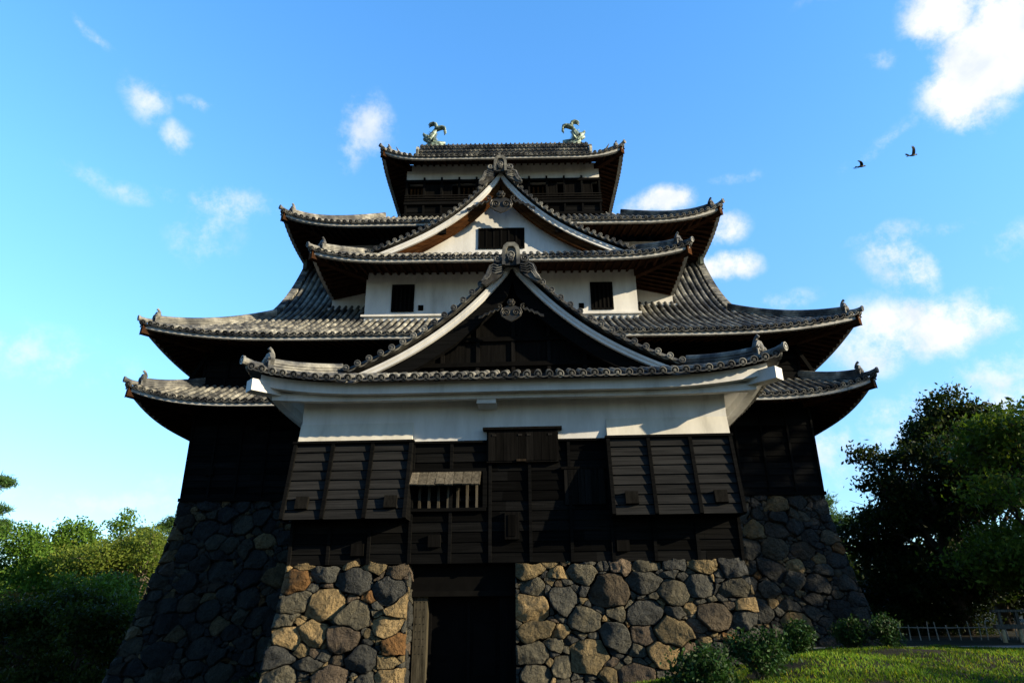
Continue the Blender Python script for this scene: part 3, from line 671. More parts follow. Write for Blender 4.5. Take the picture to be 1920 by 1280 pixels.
def pendant(part, c, s, m, org):
    c = Vector(c); X = Vector((1, 0, 0)); Z = Vector((0, 0, 1)); Y = Vector((0, -1, 0)); mb = MB()
    heart = [(0, -.62), (-.12, -.55), (-.3, -.46), (-.44, -.3), (-.46, -.1), (-.36, .04), (-.2, .12), (0, .16), (.2, .12), (.36, .04), (.46, -.1), (.44, -.3), (.3, -.46), (.12, -.55)]
    mb.extrude([(x*s, y*s) for x, y in heart], c, X, Z, .07*s)
    for sx in (-1, 1):
        mb.tube([c+Y*.09*s+X*x*s+Z*y*s for x, y in spiral(sx*.22, -.2, .19, 1.6, -.6, sx, 20)], [.045*s*(1-.5*i/20) for i in range(21)], 6, t=(1.3, 1.3, 1.3))
        edge = [(sx*.40, .02), (sx*.47, -.2), (sx*.4, -.38), (sx*.22, -.52), (0, -.63)]
        mb.tube([c+Y*.08*s+X*x*s+Z*y*s for x, y in edge], .04*s, 6)
        mb.tube([c+Y*.07*s+X*x*s+Z*y*s for x, y in spiral(sx*.52, .1, .12, 1.1, .9, sx, 12)], .035*s, 6)
        fin = [(.5, .0), (.62, -.1), (.72, -.06), (.82, -.18), (.94, -.16), (1.04, -.28), (1.18, -.28), (1.3, -.4), (1.46, -.44)]
        mb.tube([c+Y*.05*s+X*(sx*x*s)+Z*y*s for x, y in fin], [.04*s*(1-.06*i) for i in range(9)], 6)
        mb.extrude([(sx*x*s, y*s) for x, y in fin]+[(sx*x*s, (y+.12)*s) for x, y in fin[::-1]], c+Y*.0, X, Z, .05*s*sx, (.5, .5, .5))
    for i in range(6):
        a = i*math.pi/3; p = c+X*(.12*s*math.cos(a))+Z*((.28+.12*math.sin(a))*s)+Y*.1*s
        mb.tube([p, p+Y*.05*s], [.075*s, .04*s], 8)
    mb.tube([c+Z*.28*s+Y*.02*s, c+Z*.28*s+Y*.2*s], [.17*s, .06*s], 10)
    o = mb.build('pendant', m, part, org=org); fix_normals(o); return o
def big_onigawara(part, c, s, org):
    """gable-top ogre tile: horseshoe, side scrolls and flared wavy feet"""
    c = Vector(c); X = Vector((1, 0, 0)); Z = Vector((0, 0, 1)); Y = Vector((0, -1, 0)); mb = MB()
    arch = [(-.36, .0), (-.36, .62), (-.30, .86), (-.16, 1.0), (.16, 1.0), (.30, .86), (.36, .62), (.36, .0)]
    mb.extrude([(x*s, y*s) for x, y in arch], c-Y*.1, X, Z, .16, (.5, .5, .5))
    out = arch; inn = [(x*.62, y*.84-.02) for x, y in arch]
    vs = []
    rr = []
    for (a, b), (a2, b2) in zip(out, inn):
        rr.append([c+Y*.02+X*a*s+Z*b*s, c+Y*.13+X*a*s+Z*b*s, c+Y*.13+X*a2*s+Z*b2*s, c+Y*.02+X*a2*s+Z*b2*s])
    mb.rings(rr, True, True, True, (.85, .85, .82))
    disc(mb, c+Y*.15+Z*.42*s, Y, Z, .16*s, .1); disc(mb, c+Y*.17+Z*.24*s, Y, Z, .11*s, .12)
    for sx in (-1, 1):
        lobe = [(.34, -.25), (.34, .45), (.48, .52), (.66, .47), (.72, .3), (.74, .14), (.92, .06), (1.02, -.12), (1.05, -.36), (1.16, -.52), (1.22, -.68), (1.05, -.76), (.8, -.62), (.5, -.42)]
        mb.extrude([(sx*x*s, y*s) for x, y in lobe], c-Y*.08, X, Z, .13*sx if sx > 0 else -.13, (.42, .42, .44))
        mb.tube([c+Y*.07+X*x*s+Z*y*s for x, y in spiral(sx*.55, .3, .17, 1.5, math.pi*.9, sx, 18)], [.055*s*(1-.4*i/18) for i in range(19)], 6, t=(.9, .9, .9))
        for k in range(4):
            q = [(.38+.0*k, .02-.1*k), (.55+.03*k, -.02-.11*k), (.7+.03*k, .06-.12*k), (.86-.0*k, -.02-.13*k), (.93, -.2-.11*k), (1.0, -.4-.07*k), (1.1+.03*k, -.52-.05*k)]
            mb.tube([c+Y*(.07)+X*(sx*x*s)+Z*y*s for x, y in q], .036*s, 5, t=rt(.7, 1.2))
    o = mb.build('ogre_tile', M['tile'], part, org=org); fix_normals(o); return o
gw = gable(p3, r3, 26.3, 27.0, 6.1, .30, .235, 15.6, KO, 'plaster', 'plaster', 'orange')
window(-1.0, 1.03, 16.75, 17.72, 27.0, gw, 5)
for x, z in ((-2.6, 17.25), (2.6, 17.25), (0, 19.1)): mb = MB(); mb.box(x-.16, x+.16, 26.5, 27.02, z, z+.27); kb(mb, 'purlin', 'black', gw)
pendant(p3, (.02, 26.28, 18.75), 1.05, M['carved'], KO)
big_onigawara(p3, (0, 26.15, 20.22), .82, KO)
mb = MB(); ridge_sweep(mb, [(0, 26.3, 20.5), (0, 28.6, 20.5), (0, 31, 20.5)], .17, .3, 3, .09); kb(mb, 'ridge', 'tile', p3)
# roof 4 : skirt under the top storey
r4 = Roof(0, 35.35, 10.3, 8.05, 'x', 18.4, lambda d: .58*d+.022*d*d, .72, 4.3, dms=4.1, dme=4.9)
p4 = roof_part(r4); eave(r4, p4, 'fascia', 'brown', -.05, -.2, 2.15, .5); hips(r4, p4, KO, 4.0, M['orange'], None)
# top storey
mb = MB(); mb.box(-5.25, 5.25, 31.42, 39.3, 23.42, 24.5); w5 = kb(mb, 'top_storey_wall', 'plaster')
mb = MB()
mb.box(-5.2, 5.2, 31.9, 38.8, 21.0, 23.42, (.5, .5, .5))                      # dark room behind the openings
kb(mb, 'room', 'dark', w5)
mb = MB(); NB = 11; px = [-5.22+10.44*i/NB for i in range(NB+1)]
for i, x in enumerate(px):
    mb.box(x-.05, x+.05, 31.30, 31.46, 21.2, 23.5+(.1 if 0 < i < NB else -.05), rt(.8, 1.3))
mb.box(-5.32, 5.32, 31.27, 31.46, 23.27, 23.42); mb.box(-5.32, 5.32, 31.25, 31.46, 21.86, 22.02, (1.5, 1.5, 1.5)); mb.box(-5.35, 5.35, 31.25, 31.5, 21.14, 21.28)
for z in (22.43, 22.27, 22.12): mb.box(-5.3, 5.3, 31.27-.02*(z < 22.3), 31.33, z-.03, z+.03, (2.2, 2.0, 1.8))
for i in range(NB*2): 
    x = -5.22+10.44*(i+.5)/(NB*2); mb.box(x-.02, x+.02, 31.29, 31.33, 22.02, 22.43)
kb(mb, 'balustrade', 'board', w5)
for i in range(NB):                                                            # lower board panels
    mb = MB(); board_panel(mb, (px[i]+.05, 31.42, 21.28), (1, 0, 0), (0, 0, 1), (0, -1, 0), px[i+1]-px[i]-.1, .58, .2, .02); kb(mb, 'board_panel', 'board', w5)
for i in range(NB):                                                            # sliding shutters, some open
    if i in (0, 3, 7): continue
    w = .62 if i in (2, 8, 10) else 1
    mb = MB(); a, b = px[i]+.05, px[i]+.05+(px[i+1]-px[i]-.1)*w
    mb.box(a, b, 31.44, 31.49, 22.02, 23.27, (1, 1, 1)); mb.box(a, a+.05, 31.425, 31.44, 22.02, 23.27, (2, 2, 2)); mb.box(b-.05, b, 31.425, 31.44, 22.02, 23.27, (2, 2, 2))
    kb(mb, 'shutter_and_shade', 'boardv', w5)
for i, n in ((0, 4), (3, 3), (7, 3)):
    for k in range(n):
        mb = MB(); x = px[i]+.12+.76*(k+.5)/n; mb.box(x-.05, x+.05, 31.62, 31.7, 22.02, 23.1, rt(.8, 1.6)); kb(mb, 'inner_post', 'orange', w5)
for sx in (-1, 1): mb = MB(); mb.box(sx*5.22-.08, sx*5.22+.08, 31.5, 39.2, 21.2, 23.4); kb(mb, 'side_wall', 'board', w5)
r5 = Roof(0, 35.35, 6.5, 5.25, 'x', 24.13, lambda d: .55*d+.037*d*d, .58, 3, Rv=5.3, dme=1.2)
p5 = roof_part(r5); eave(r5, p5, 'fascia', 'brown', -.05, -.2, 1.2, .42); hips(r5, p5, KO, 1.2, M['orange'], None, .35, .85)
mb = MB(); ridge_sweep(mb, [(-5.25, 35.35, 28.0), (0, 35.35, 27.97), (5.25, 35.35, 28.0)], .24, .78, 6, .11, .45)
for k in range(38):
    for zz in (28.2, 28.45, 28.65):
        x = -5.1+10.2*(k+.5*(zz == 28.45))/37; mb.tube([(x, 35.12, zz), (x, 35.02, zz)], [.06, .05], 6, t=(.9, .9, .9))
kb(mb, 'main_ridge', 'tile', p5)
for sx in (-1, 1):
    mb = MB()
    pts = [r5.pt('f', sx*5.25, d) for d in np.linspace(1.3, 5.2, 12)]
    for i in range(11): mb.beam(pts[i]+Vector((0, 0, .08)), pts[i+1]+Vector((0, 0, .08)), .3, .2, t=rt())
    mb.extrude([(-.36, -.1), (-.4, .5), (-.2, .85), (.2, .85), (.4, .5), (.36, -.1)], (sx*5.3, 35.35, 27.75), (0, 1, 0), (0, 0, 1), .16*sx, (2.2, 2.2, 2.0))
    tri = [(r5.pt('f', 0, d).y, r5.pt('f', 0, d).z-.15) for d in np.linspace(1.2, 5.2, 8)]; tri = tri+[(2*35.35-y, z) for y, z in tri[::-1]]
    vs = [(sx*4.9, y, z) for y, z in tri]; mb.add(vs, [tuple(range(len(vs)))], (.15, .15, .15))
    x = sx*5.7; p = r5.pt('f', x, .8)                                           # small spikes on the ridges
    mb.tube([p, p+Vector((sx*-.05, 0, .25)), p+Vector((sx*.14, 0, .62))], [.1, .07, .015], 6); kb(mb, 'gable_verge', 'tile', p5)
def shachi(sx):
    K = .00262*1.02; c = Vector((sx*4.62, 35.35, 28.78)); mb = MB()
    P = lambda x, y, q=0: c+Vector((sx*(500-x)*K, q, (950-y)*K))
    SY = (0, 1, 0)
    mb.tube([P(560, 990), P(530, 900), P(490, 800), P(510, 690), P(560, 590), P(600, 500), P(625, 430)], [.26, .29, .25, .21, .17, .13, .10], 10, .75, side=SY)
    for q in (-.1, 0, .1):                               # the two curled tail fins, each of three rays
        j = q*260
        mb.tube([P(610, 470, q), P(640, 410-j*.3, q*1.3), P(610, 340-j*.6, q*1.5), P(545, 312-j*.5, q*1.6), P(480, 335-j*.3, q*1.6), P(438, 385-j*.3, q*1.6)], [.10, .10, .09, .075, .055, .02], 6, side=SY)
        mb.tube([P(610, 480, q), P(680, 445-j*.2, q*1.3), P(760, 425-j*.5, q*1.5), P(825, 455-j*.4, q*1.6), P(845, 530, q*1.6), P(805, 600, q*1.6)], [.10, .10, .09, .08, .06, .02], 6, side=SY)
    for i in range(7):                                   # spines along the hollow of the back
        y = 610+i*30; x = 575-10*abs(i-3)*-.3-18*math.sin(i/6*math.pi); mb.tube([P(x-20, y), P(x+50, y-4), P(x+92, y-12)], [.05, .03, .006], 5)
    for i in range(4):
        y = 560+i*40; x = 490-i*18; mb.tube([P(x+40, y+20), P(x-10, y), P(x-50, y-28)], [.05, .03, .006], 5)
    mb.tube([P(500, 780), P(430, 720), P(365, 665), P(325, 610), P(322, 565)], [.24, .2, .14, .09, .02], 8, .8, side=SY)      # upper jaw and horn
    mb.tube([P(480, 830), P(420, 790), P(350, 755), P(318, 745)], [.2, .17, .14, .06], 8, .8, side=SY)
    for q in (-.2, .2):
        mb.tube([P(450, 730, q), P(435, 725, q*1.3)], [.08, .05], 8)
        mb.tube([P(540, 860, q), P(600, 800, q*1.8), P(640, 740, q*2.1)], [.09, .07, .01], 6)
        for k in range(5): mb.tube([P(x, y, q*1.25) for x, y in spiral(470+k*22, 880-k*52, 36, .7, k, 1, 8)], .022, 5)
    mb.tube([P(430, 900), P(640, 900), P(850, 870)], [.3, .24, .08], 8, .8, side=SY)
    mb.tube([P(440, 960), P(640, 955), P(845, 955)], [.22, .2, .12], 8, side=SY)
    o = kb(mb, 'ridge_fish', 'bronze', p5, smooth=True); fix_normals(o)
shachi(-1); shachi(1)
# ================================================================== ENTRANCE TURRET (local frame, front wall at y = 0)
tur = empty('entrance_turret', (.52, 17.0, 0), R_(-2))
tag(tur, 'low entrance building with stone doorway, white band and black gable before the tall tower', 'gatehouse')
def tb(mb, name, m, parent=None, **k): return mb.build(name, M[m], parent or tur, **k)
TX0, TX1, DX0, DX1, TD = -5.45, 5.42, -2.52, .03, 9.0
DX0, DX1 = -2.5, .04
base = MB()
for x0, x1, oL, oR in ((TX0, DX0, 1, 0), (DX1, TX1, 0, 1)):
    rs = []
    for z in (-.5, .5, 1.5, 2.62):
        o = .28*(2.68-z)/2.68-.14; rs.append([(x0-oL*o+.1*(1-oL), -o, z), (x1+oR*o-.1*(1-oR), -o, z), (x1+oR*o-.1*(1-oR), TD, z), (x0-oL*o+.1*(1-oL), TD, z)])
    base.rings(rs, True, False, True)
tbase = tb(base, 'stone_base', 'core')
for x0, x1, seed, bl, br in ((TX0, DX0, 21, 1, 0), (DX1, TX1, 34, 0, 1)):
    mb = MB(); wd = x1-x0
    def place(u, v, o):
        z = v-.35; b = .28*(2.7-z)/2.7; x = x0+u+(-b*bl*(1-u/wd)+b*br*(u/wd))
        return (x, -b-o, z)
    stone_wall(mb, wd, 3.05, place, seed, (.34, .55), [2.5, 1.5, 4, 4, 4, 1.2, 1, .6] if seed == 21 else [5, 4, 4, 3, 2.2, 1, .9, .8], .11)  # left block weighted to tan stones, putting golden sunlight into the colour
    tb(mb, 'stone_face', 'stone', tbase, smooth=True)
# jamb stones inside the doorway
mb = MB()
stone_wall(mb, .8, 3.05, lambda u, v, o: (DX0+o*.6, u, v-.35), 55, (.2, .3)); tb(mb, 'door_jamb', 'stone', tbase, smooth=True)
# white plaster band
mb = MB(); mb.box(TX0, TX1, 0, TD-.3, 5.45, 7.2); twall = tb(mb, 'plaster_wall', 'plaster')
for x0, x1 in ((TX0-.02, -2.54), (2.38, TX1+.0)):
    mb = MB(); P = [(x0, 0, 6.12), (x1, 0, 6.12), (x1, -.13, 5.6), (x0, -.13, 5.6), (x0, .05, 6.12), (x1, .05, 6.12), (x1, .05, 5.6), (x0, .05, 5.6)]
    mb.add([(a, b-.004, c) for a, b, c in P], [(0, 3, 2, 1), (0, 4, 7, 3), (1, 2, 6, 5), (3, 7, 6, 2)], (.93, .90, .82)); tb(mb, 'plaster_panel', 'plaster', twall)
mb = MB(); mb.box(-.86, -.38, -.62, .0, 6.42, 6.75); tb(mb, 'beam_end', 'plaster', twall)
# black boarded wall
mb = MB(); board_panel(mb, (TX0, -.01, 2.66), (1, 0, 0), (0, 0, 1), (0, -1, 0), TX1-TX0, 2.9)
battens(mb, (0, -.01, 2.66), (1, 0, 0), (0, 0, 1), (0, -1, 0), [-5.4, -4.47, -3.49, -2.5, -1.53, -.56, .42, 1.40, 2.37, 3.36, 4.36, 5.37], 2.9)
mb.box(TX0+.01, TX1-.01, .0, TD-.3, 2.64, 5.5)
mb.box(-2.55, 2.4, -.12, .0, 5.545, 5.60)
twood = tb(mb, 'boarded_wall', 'board')
for x0, x1 in ((-5.52, -2.5), (2.34, 5.42)):                     # overhanging stone-drop boxes
    mb = MB(); zt, zb_ = 5.58, 3.64; yt, yb = -.14, -.62; up = Vector((0, yt-yb, zt-zb_)); h = up.length; up.normalize(); n = Vector((0, -up.z, up.y))
    board_panel(mb, (x0, yb, zb_), (1, 0, 0), up, n, x1-x0, h, .245, .05, (2.4, 4.6))  # boards lightened in colour to imitate sunlight on these boxes
    battens(mb, (x0, yb, zb_), (1, 0, 0), up, n, [.04, (x1-x0)/3, (x1-x0)*2/3, x1-x0-.04], h, .085, .1)
    for x in (x0, x1): mb.add([(x, -.03, zb_), (x, yb, zb_), (x, yt, zt), (x, -.03, zt)], [(0, 1, 2, 3)])
    mb.add([(x0, yt, zt), (x1, yt, zt), (x1, 0, zt), (x0, 0, zt)], [(0, 1, 2, 3)])
    mb.box(x0-.03, x1+.03, yt-.13, yt+.06, zt-.015, zt+.045)
    bx = tb(mb, 'stone_drop_box', 'board')
    for gx in (x0+.48, x0+2.62 if x0 < 0 else x0+2.55):
        m2 = MB(); o = Vector((gx-.15, yb, zb_))+up*.24+n*.03; m2.obox(o, Vector((.3, 0, 0)), up*.3, n*.10, (1.5, 1.5, 1.4)); tb(m2, 'gun_port', 'boardv', bx)
for gx, gz in ((-1.9, 3.03), (-3.75, 2.85), (2.6, 2.88)):
    mb = MB(); mb.box(gx-.15, gx+.15, -.13, .0, gz, gz+.28); tb(mb, 'gun_port', 'boardv', twood)
mb = MB(); mb.box(-.2, .14, -.18, 0, 3.18, 3.82); mb.box(-.12, .06, -.2, -.18, 3.25, 3.75, (.5, .5, .5)); tb(mb, 'latch_box', 'boardv', twood)
# middle upper window box with paired shutters
mb = MB(); mb.box(-.64, 1.15, -.16, 0, 5.02, 5.84); mb.box(-.74, 1.25, -.24, .02, 5.84, 5.90)
for i in range(9):
    x = -.6+i*.19; mb.box(x, x+.18, -.175, -.16, 5.06, 5.8, rt(.7, 1.3))
for x in (-.45, .2, .42, .95): mb.box(x-.05, x+.05, -.19, -.175, 5.68, 5.73, (3, 3, 3))
mb.box(.1, .34, -.2, -.16, 5.04, 5.09, (5, 4, 3)); tb(mb, 'window_box', 'boardv', twood)
# left window under a propped board awning
mb = MB(); mb.box(-2.5, -.72, -.03, -.012, 3.94, 4.8, (.2, .2, .2))
mb.box(-2.55, -.66, -.12, .0, 4.82, 4.90); mb.box(-2.55, -.66, -.14, .0, 3.86, 3.94); mb.box(-.74, -.64, -.12, 0, 3.94, 4.82); mb.box(-2.56, -2.46, -.12, 0, 3.94, 4.82)
lw = tb(mb, 'window', 'board', twood)
mb = MB()
for i in range(7):
    x = -2.3+i*.235; mb.box(x-.03, x+.03, -.09, -.035, 3.94, 4.82, rt(.45, .9))
tb(mb, 'window_bar', 'grey', lw)
mb = MB(); a = Vector((0, -.08, 4.80)); b_ = Vector((0, -.42, 4.44)); 
for i in range(8):
    x0 = -2.52+i*.218; mb.obox((x0, a.y, a.z), (.208, 0, 0), b_-a+Vector((0, random.uniform(-.012, .012), random.uniform(-.012, .012))), Vector((0, -.03, .028)), rt(.7, 1.35))
tb(mb, 'awning', 'grey', lw)
mb = MB()
for i in range(6):
    x0 = 1.27+i*.165; mb.box(x0, x0+.158, -.09-.006*(i % 3), -.02, 3.98, 4.84, rt(.8, 1.8))
mb.box(1.2, 2.3, -.11, -.02, 4.84, 4.9); tb(mb, 'shuttered_window', 'boardv', twood)
# doorway
mb = MB(); mb.box(DX0-.1, DX1+.1, .25, .55, 2.05, 2.7); mb.box(DX0, DX1, .2, .3, 1.93, 2.05, (1.6, 1.6, 1.5)); lint = tb(mb, 'door_lintel', 'black')
mb = MB(); mb.box(DX1-.4, DX1-.02, .35, .7, -.4, 2.0); tb(mb, 'door_post', 'boardv', lint)
mb = MB(); mb.box(DX0+.1, DX0+.42, .30, .62, -.4, 2.0, (.5, .5, .46))
for r in range(8):
    for c in range(3): mb.box(DX0+.17+c*.09, DX0+.185+c*.09, .29, .30, 1.8-r*.16, 1.815-r*.16, (.2, .2, .2))
tb(mb, 'door_post', 'grey', lint)
mb = MB(); mb.box(DX0+.42, DX1-.4, .62, .7, -.4, 2.0)
for x in (DX0+.42, -1.15, -.45): mb.box(x, x+.07, .58, .62, -.4, 2.0, (1.5, 1.5, 1.5))
mb.box(-1.0, -.46, .59, .62, .2, 1.3, (1.3, 1.3, 1.3)); tb(mb, 'door', 'black')
mb = MB(); mb.box(DX0-.05, DX1+.05, .7, 1.0, -.4, 2.7); tb(mb, 'door_recess', 'dark')
# turret roof
pT = lambda d: .406*d-.0315*d*d+.01025*d**3
rT = Roof(0, 8.4, 9.6, 6.6, 'y', 6.95, pT, .42, 4.0, Rv=8.05, dme=1.6, trunc=0, sp=.275)
pt_ = roof_part(rT, org=(0, 0, 0), parent=tur)
mb = MB(); rT.sweep(mb, [(.29, -.03), (.29, -.315), (.46, -.315), (.46, -.03)]); tb(mb, 'eave_fascia', 'plaster', pt_)
rT.lift = .16
mb = MB(); rT.sweep(mb, [(.46, -.25), (.54, -.25), (.54, -.42), (.70, -.42), (.70, -.2), (1.25, -.10)], False); tb(mb, 'soffit', 'plaster', pt_)
rT.lift = .42
hips(rT, pt_, (0, 0, 0), 1.85, M['plaster'], None, .4, 1.0, .1, .34, .30, -.45)
gw = gable(pt_, rT, .4, 1.05, 4.75, .335, .17, 7.2, (0, 0, 0), 'plaster', 'boardv', 'board', rib=(-3.0, -2.0, -1.0, 0, 1.0, 2.0, 3.0))
mb = MB()
for x0, x1, z in ((-3.4, 3.4, 7.95), (-2.4, 2.4, 8.7)): mb.box(x0, x1, .96, 1.05, z, z+.12)
tb(mb, 'tie_beam', 'black', gw)
pendant(pt_, (-.02, .38, 9.42), .62, M['carved'], (0, 0, 0))
big_onigawara(pt_, (0, .22, 10.68), .70, (0, 0, 0))
mb = MB(); ridge_sweep(mb, [(0, .4, 11.1), (0, 4, 11.1), (0, 8.6, 11.1)], .18, .35, 3, .1); tb(mb, 'ridge', 'tile', pt_)
# ================================================================== GROUND
def sm(t): t = max(0., min(1., t)); return t*t*(3-2*t)
def gz(x, y):
    z = .42*sm((x-2.2)/3.2)*sm((y-3)/5)
    for cx, cy, h, s in ((8.8, 15.0, .34, 1.5), (12.5, 12.0, .34, 1.5), (6.2, 13.5, .3, 1.4), (17, 15, .3, 2.2), (11, 18.5, .15, 2.2), (3.8, 11, .18, 1.5), (9.6, 11.6, -.16, 1.2), (15, 13.5, -.15, 1.2)):
        z += h*math.exp(-((x-cx)**2+(y-cy)**2)/(2*s*s))
    z -= 2.4*sm((-x-5.5)/9)
    z += .10*noise.noise(Vector((x*.5, y*.5, 3)))*sm((x-3)/2)*sm((21.5-y)/2) + .04*noise.noise(Vector((x*1.7, y*1.7, 8)))*sm((x-3)/2)*sm((21.5-y)/2)
    return z
def grid(name, xs, ys, dz, m):
    mb = MB(); n = len(ys)
    mb.add([(x, y, gz(x, y)+dz) for x in xs for y in ys], [(i*n+j, (i+1)*n+j, (i+1)*n+j+1, i*n+j+1) for i in range(len(xs)-1) for j in range(n-1)])
    return mb.build(name, m, smooth=True)
axis = sorted(set([-900, -500, -250, -140, -90, -70]+[x for x in range(-60, 0, 3)]+[x*.4 for x in range(0, 66)]+list(range(27, 70, 4))+[90, 140, 250, 500, 900]))
ayis = sorted(set([-300, -120, -60, -30, -12]+[y*.4 for y in range(0, 66)]+list(range(27, 80, 4))+[100, 150, 250, 500, 900]))
gr = grid('ground', axis, ayis, 0, M['ground']); tag(gr, kind='structure')
pa = MB(); n = 24; 
pa.rings([[(7.2+i*1.3, 22.1+.10*i*(i/n), gz(7.2+i*1.3, 22.1+.1*i*(i/n))+.02) for i in range(n)], [(7.2+i*1.3, 23.5+.12*i*(i/n), gz(7.2+i*1.3, 23.5+.12*i*(i/n))+.02) for i in range(n)]], False)
tag(pa.build('path', M['gravel']), kind='structure')
# ------------------------------------------------------------------ leaves
def quads(name, m, P, U, V, tint, parent=None, org=(0, 0, 0)):
    """N rhombic leaves with centres P and half axes U, V"""
    n = len(P); P = P-np.array(org)
    vs = np.stack([P-U, P-V*.9+U*.1, P+U, P+V*.9+U*.1], 1).reshape(-1, 3).astype('f')
    me = bpy.data.meshes.new(name); me.vertices.add(4*n); me.vertices.foreach_set('co', vs.ravel())
    me.loops.add(4*n); me.loops.foreach_set('vertex_index', np.arange(4*n, dtype='i'))
    me.polygons.add(n); me.polygons.foreach_set('loop_start', np.arange(0, 4*n, 4, dtype='i')); me.polygons.foreach_set('loop_total', np.full(n, 4, 'i'))
    me.update(calc_edges=True)
    ca = me.color_attributes.new('tint', 'FLOAT_COLOR', 'POINT'); c = np.ones((n, 4, 4), 'f'); c[:, :, :3] = tint[:, None, :]; ca.data.foreach_set('color', c.ravel())
    me.materials.append(m); o = bpy.data.objects.new(name, me); COL.objects.link(o)
    if parent: o.parent = parent
    return o
def rvec(n): v = rng.normal(size=(n, 3)); return v/np.linalg.norm(v, axis=1, keepdims=True)
def frames(n, up=.6, asp=.55, size=.1, jit=.35):
    N = rvec(n); N[:, 2] = N[:, 2]*.7+up; N /= np.linalg.norm(N, axis=1, keepdims=True)
    U = np.cross(N, rvec(n)); U /= np.linalg.norm(U, axis=1, keepdims=True)+1e-9; V = np.cross(N, U)
    s = size*(1+jit*rng.uniform(-1, 1, (n, 1))); return U*s, V*s*asp
def tints(n, a=.6, b=1.35, hue=.12):
    k = rng.uniform(a, b, (n, 1)); h = rng.uniform(-hue, hue, (n, 1)); return np.concatenate([k*(1+h), k, k*(1-h)], 1)
def crown_points(lobes, n, clump, per, flat=.6, shell=.55):
    """leaf centres: lobes -> clumps near the lobe surface -> leaves"""
    w = np.array([l[3]*l[4] for l in lobes]); w = w/w.sum(); out = []
    for l, k in zip(lobes, w):
        m = max(1, int(n*k/per)); d = rvec(m); r = shell+(1-shell)*rng.uniform(0, 1, (m, 1))**.6
        bump_ = np.array([noise.noise(Vector(q*1.9+np.array(l[:3])*.3)) for q in d])[:, None]
        c = np.array(l[:3])+d*r*(1+.3*bump_)*np.array([l[3], l[3], l[4]])
        g = rng.normal(size=(m, per, 3))*np.array([clump, clump, clump*flat]); out.append((c[:, None, :]+g).reshape(-1, 3))
    return np.concatenate(out)
def limbs(mb, base, top, lobes, r0, wig=.3, twig=3, seed=1, dens=1):
    rn = random.Random(seed); b, t = Vector(base), Vector(top)
    def path(p, q, n=5, w=wig): return [p.lerp(q, i/n)+Vector((rn.uniform(-w, w), rn.uniform(-w, w), rn.uniform(-w, w)*.5))*(1 if 0 < i < n else 0) for i in range(n+1)]
    tr = path(b, t, 6, wig*.7); mb.tube(tr, [r0*(1-.75*i/6) for i in range(7)], 8)
    for l in lobes:
        c = Vector(l[:3]); s = tr[min(5, max(1, int(6*(c.z-1-b.z)/(t.z-b.z+.01)*.75)))]
        br = path(s, c, 5); mb.tube(br, [r0*.42*(1-.8*i/5) for i in range(6)], 6)
        for _ in range(twig):
            e = c+Vector((rn.gauss(0, .6)*l[3], rn.gauss(0, .6)*l[3], rn.gauss(0.1, .5)*l[4])); k = br[rn.choice((2, 3, 4))]
            mb.tube(path(k, e, 4, wig*.6), [r0*.15*(1-.8*i/4) for i in range(5)], 5)
def tree(name, label, cat, base, top, lobes, leaf, nleaf, size, clump=.35, per=14, r0=.22, bark='bark', group=None, up=.5, asp=.55, tw=3, seed=1, flat=.6, shell=.55, wig=.3):
    t = empty(name, base); tag(t, label, cat, group); mb = MB(); limbs(mb, base, top, lobes, r0, wig, tw, seed); mb.build('trunk', M[bark], t, smooth=True, org=base)
    P = crown_points(lobes, nleaf, clump, per, flat, shell); U, V = frames(len(P), up, asp, size)
    quads('crown', M[leaf], P, U, V, tints(len(P)), t, base); return t
def rlobes(c, rx, rz, n, r, seed, flat=.8):
    rn = random.Random(seed); out = []
    for i in range(n):
        a = rn.uniform(0, 2*math.pi); q = rn.uniform(.3, 1); zz = rn.uniform(-1, 1); k = math.sqrt(max(0.05, 1-zz*zz*.8))
        s = r*rn.uniform(.65, 1.25); out.append((c[0]+rx*q*k*math.cos(a), c[1]+rx*q*k*math.sin(a), c[2]+rz*zz, s, s*flat))
    return out
# left-hand trees
LB = -2.2
tree('broadleaf_tree', 'dense dark green tree with rounded crown at the left edge of the grove', 'tree', (-46, 70, LB), (-46, 70, 5.5), rlobes((-46.4, 70, 4.8), 6.2, 4.1, 22, 2.2, 1), 'leaf_green', 32000, .17, .42, 16, .3, group='trees left of the tower')
tree('broadleaf_tree', 'bushy green tree with a lifted topmost spray, behind the olive one', 'tree', (-39.6, 74, LB), (-39.6, 74, 6.5), rlobes((-39.8, 74, 5.6), 4.2, 4.1, 15, 1.9, 2)+[(-41, 74, 10.9, .9, .9), (-41.5, 74, 10.0, 1.1, .9)], 'leaf_green', 20000, .17, .42, 16, .3, group='trees left of the tower')
tree('olive_tree', 'sunlit yellow-green tree with pale bare branches beside the stone base', 'tree', (-33.6, 67, LB), (-34.8, 67, 5), rlobes((-35.4, 67, 4.9), 5.4, 3.6, 20, 1.7, 3, .6), 'leaf_yellow', 26000, .13, .5, 12, .32, 'palebark', 'trees left of the tower', tw=7, seed=5, flat=.45, wig=.5)
tree('maple_tree', 'low dark spreading tree in the shade in front of the grove', 'tree', (-27.5, 50, LB), (-28.5, 50, 2.2), rlobes((-29.5, 50, .8), 5.4, 2.9, 22, 1.1, 4, .5), 'leaf_maple', 18000, .14, .45, 14, .25, group='trees left of the tower', tw=5)
tree('maple_tree', 'small rusty-leaved tree low in the bottom left corner', 'tree', (-31.6, 46, LB), (-32, 46, .5), rlobes((-32.2, 46, .6), 2.6, 1.6, 9, 1.2, 8, .7), 'leaf_rust', 9000, .12, .4, 12, .16, group='trees left of the tower', tw=5)
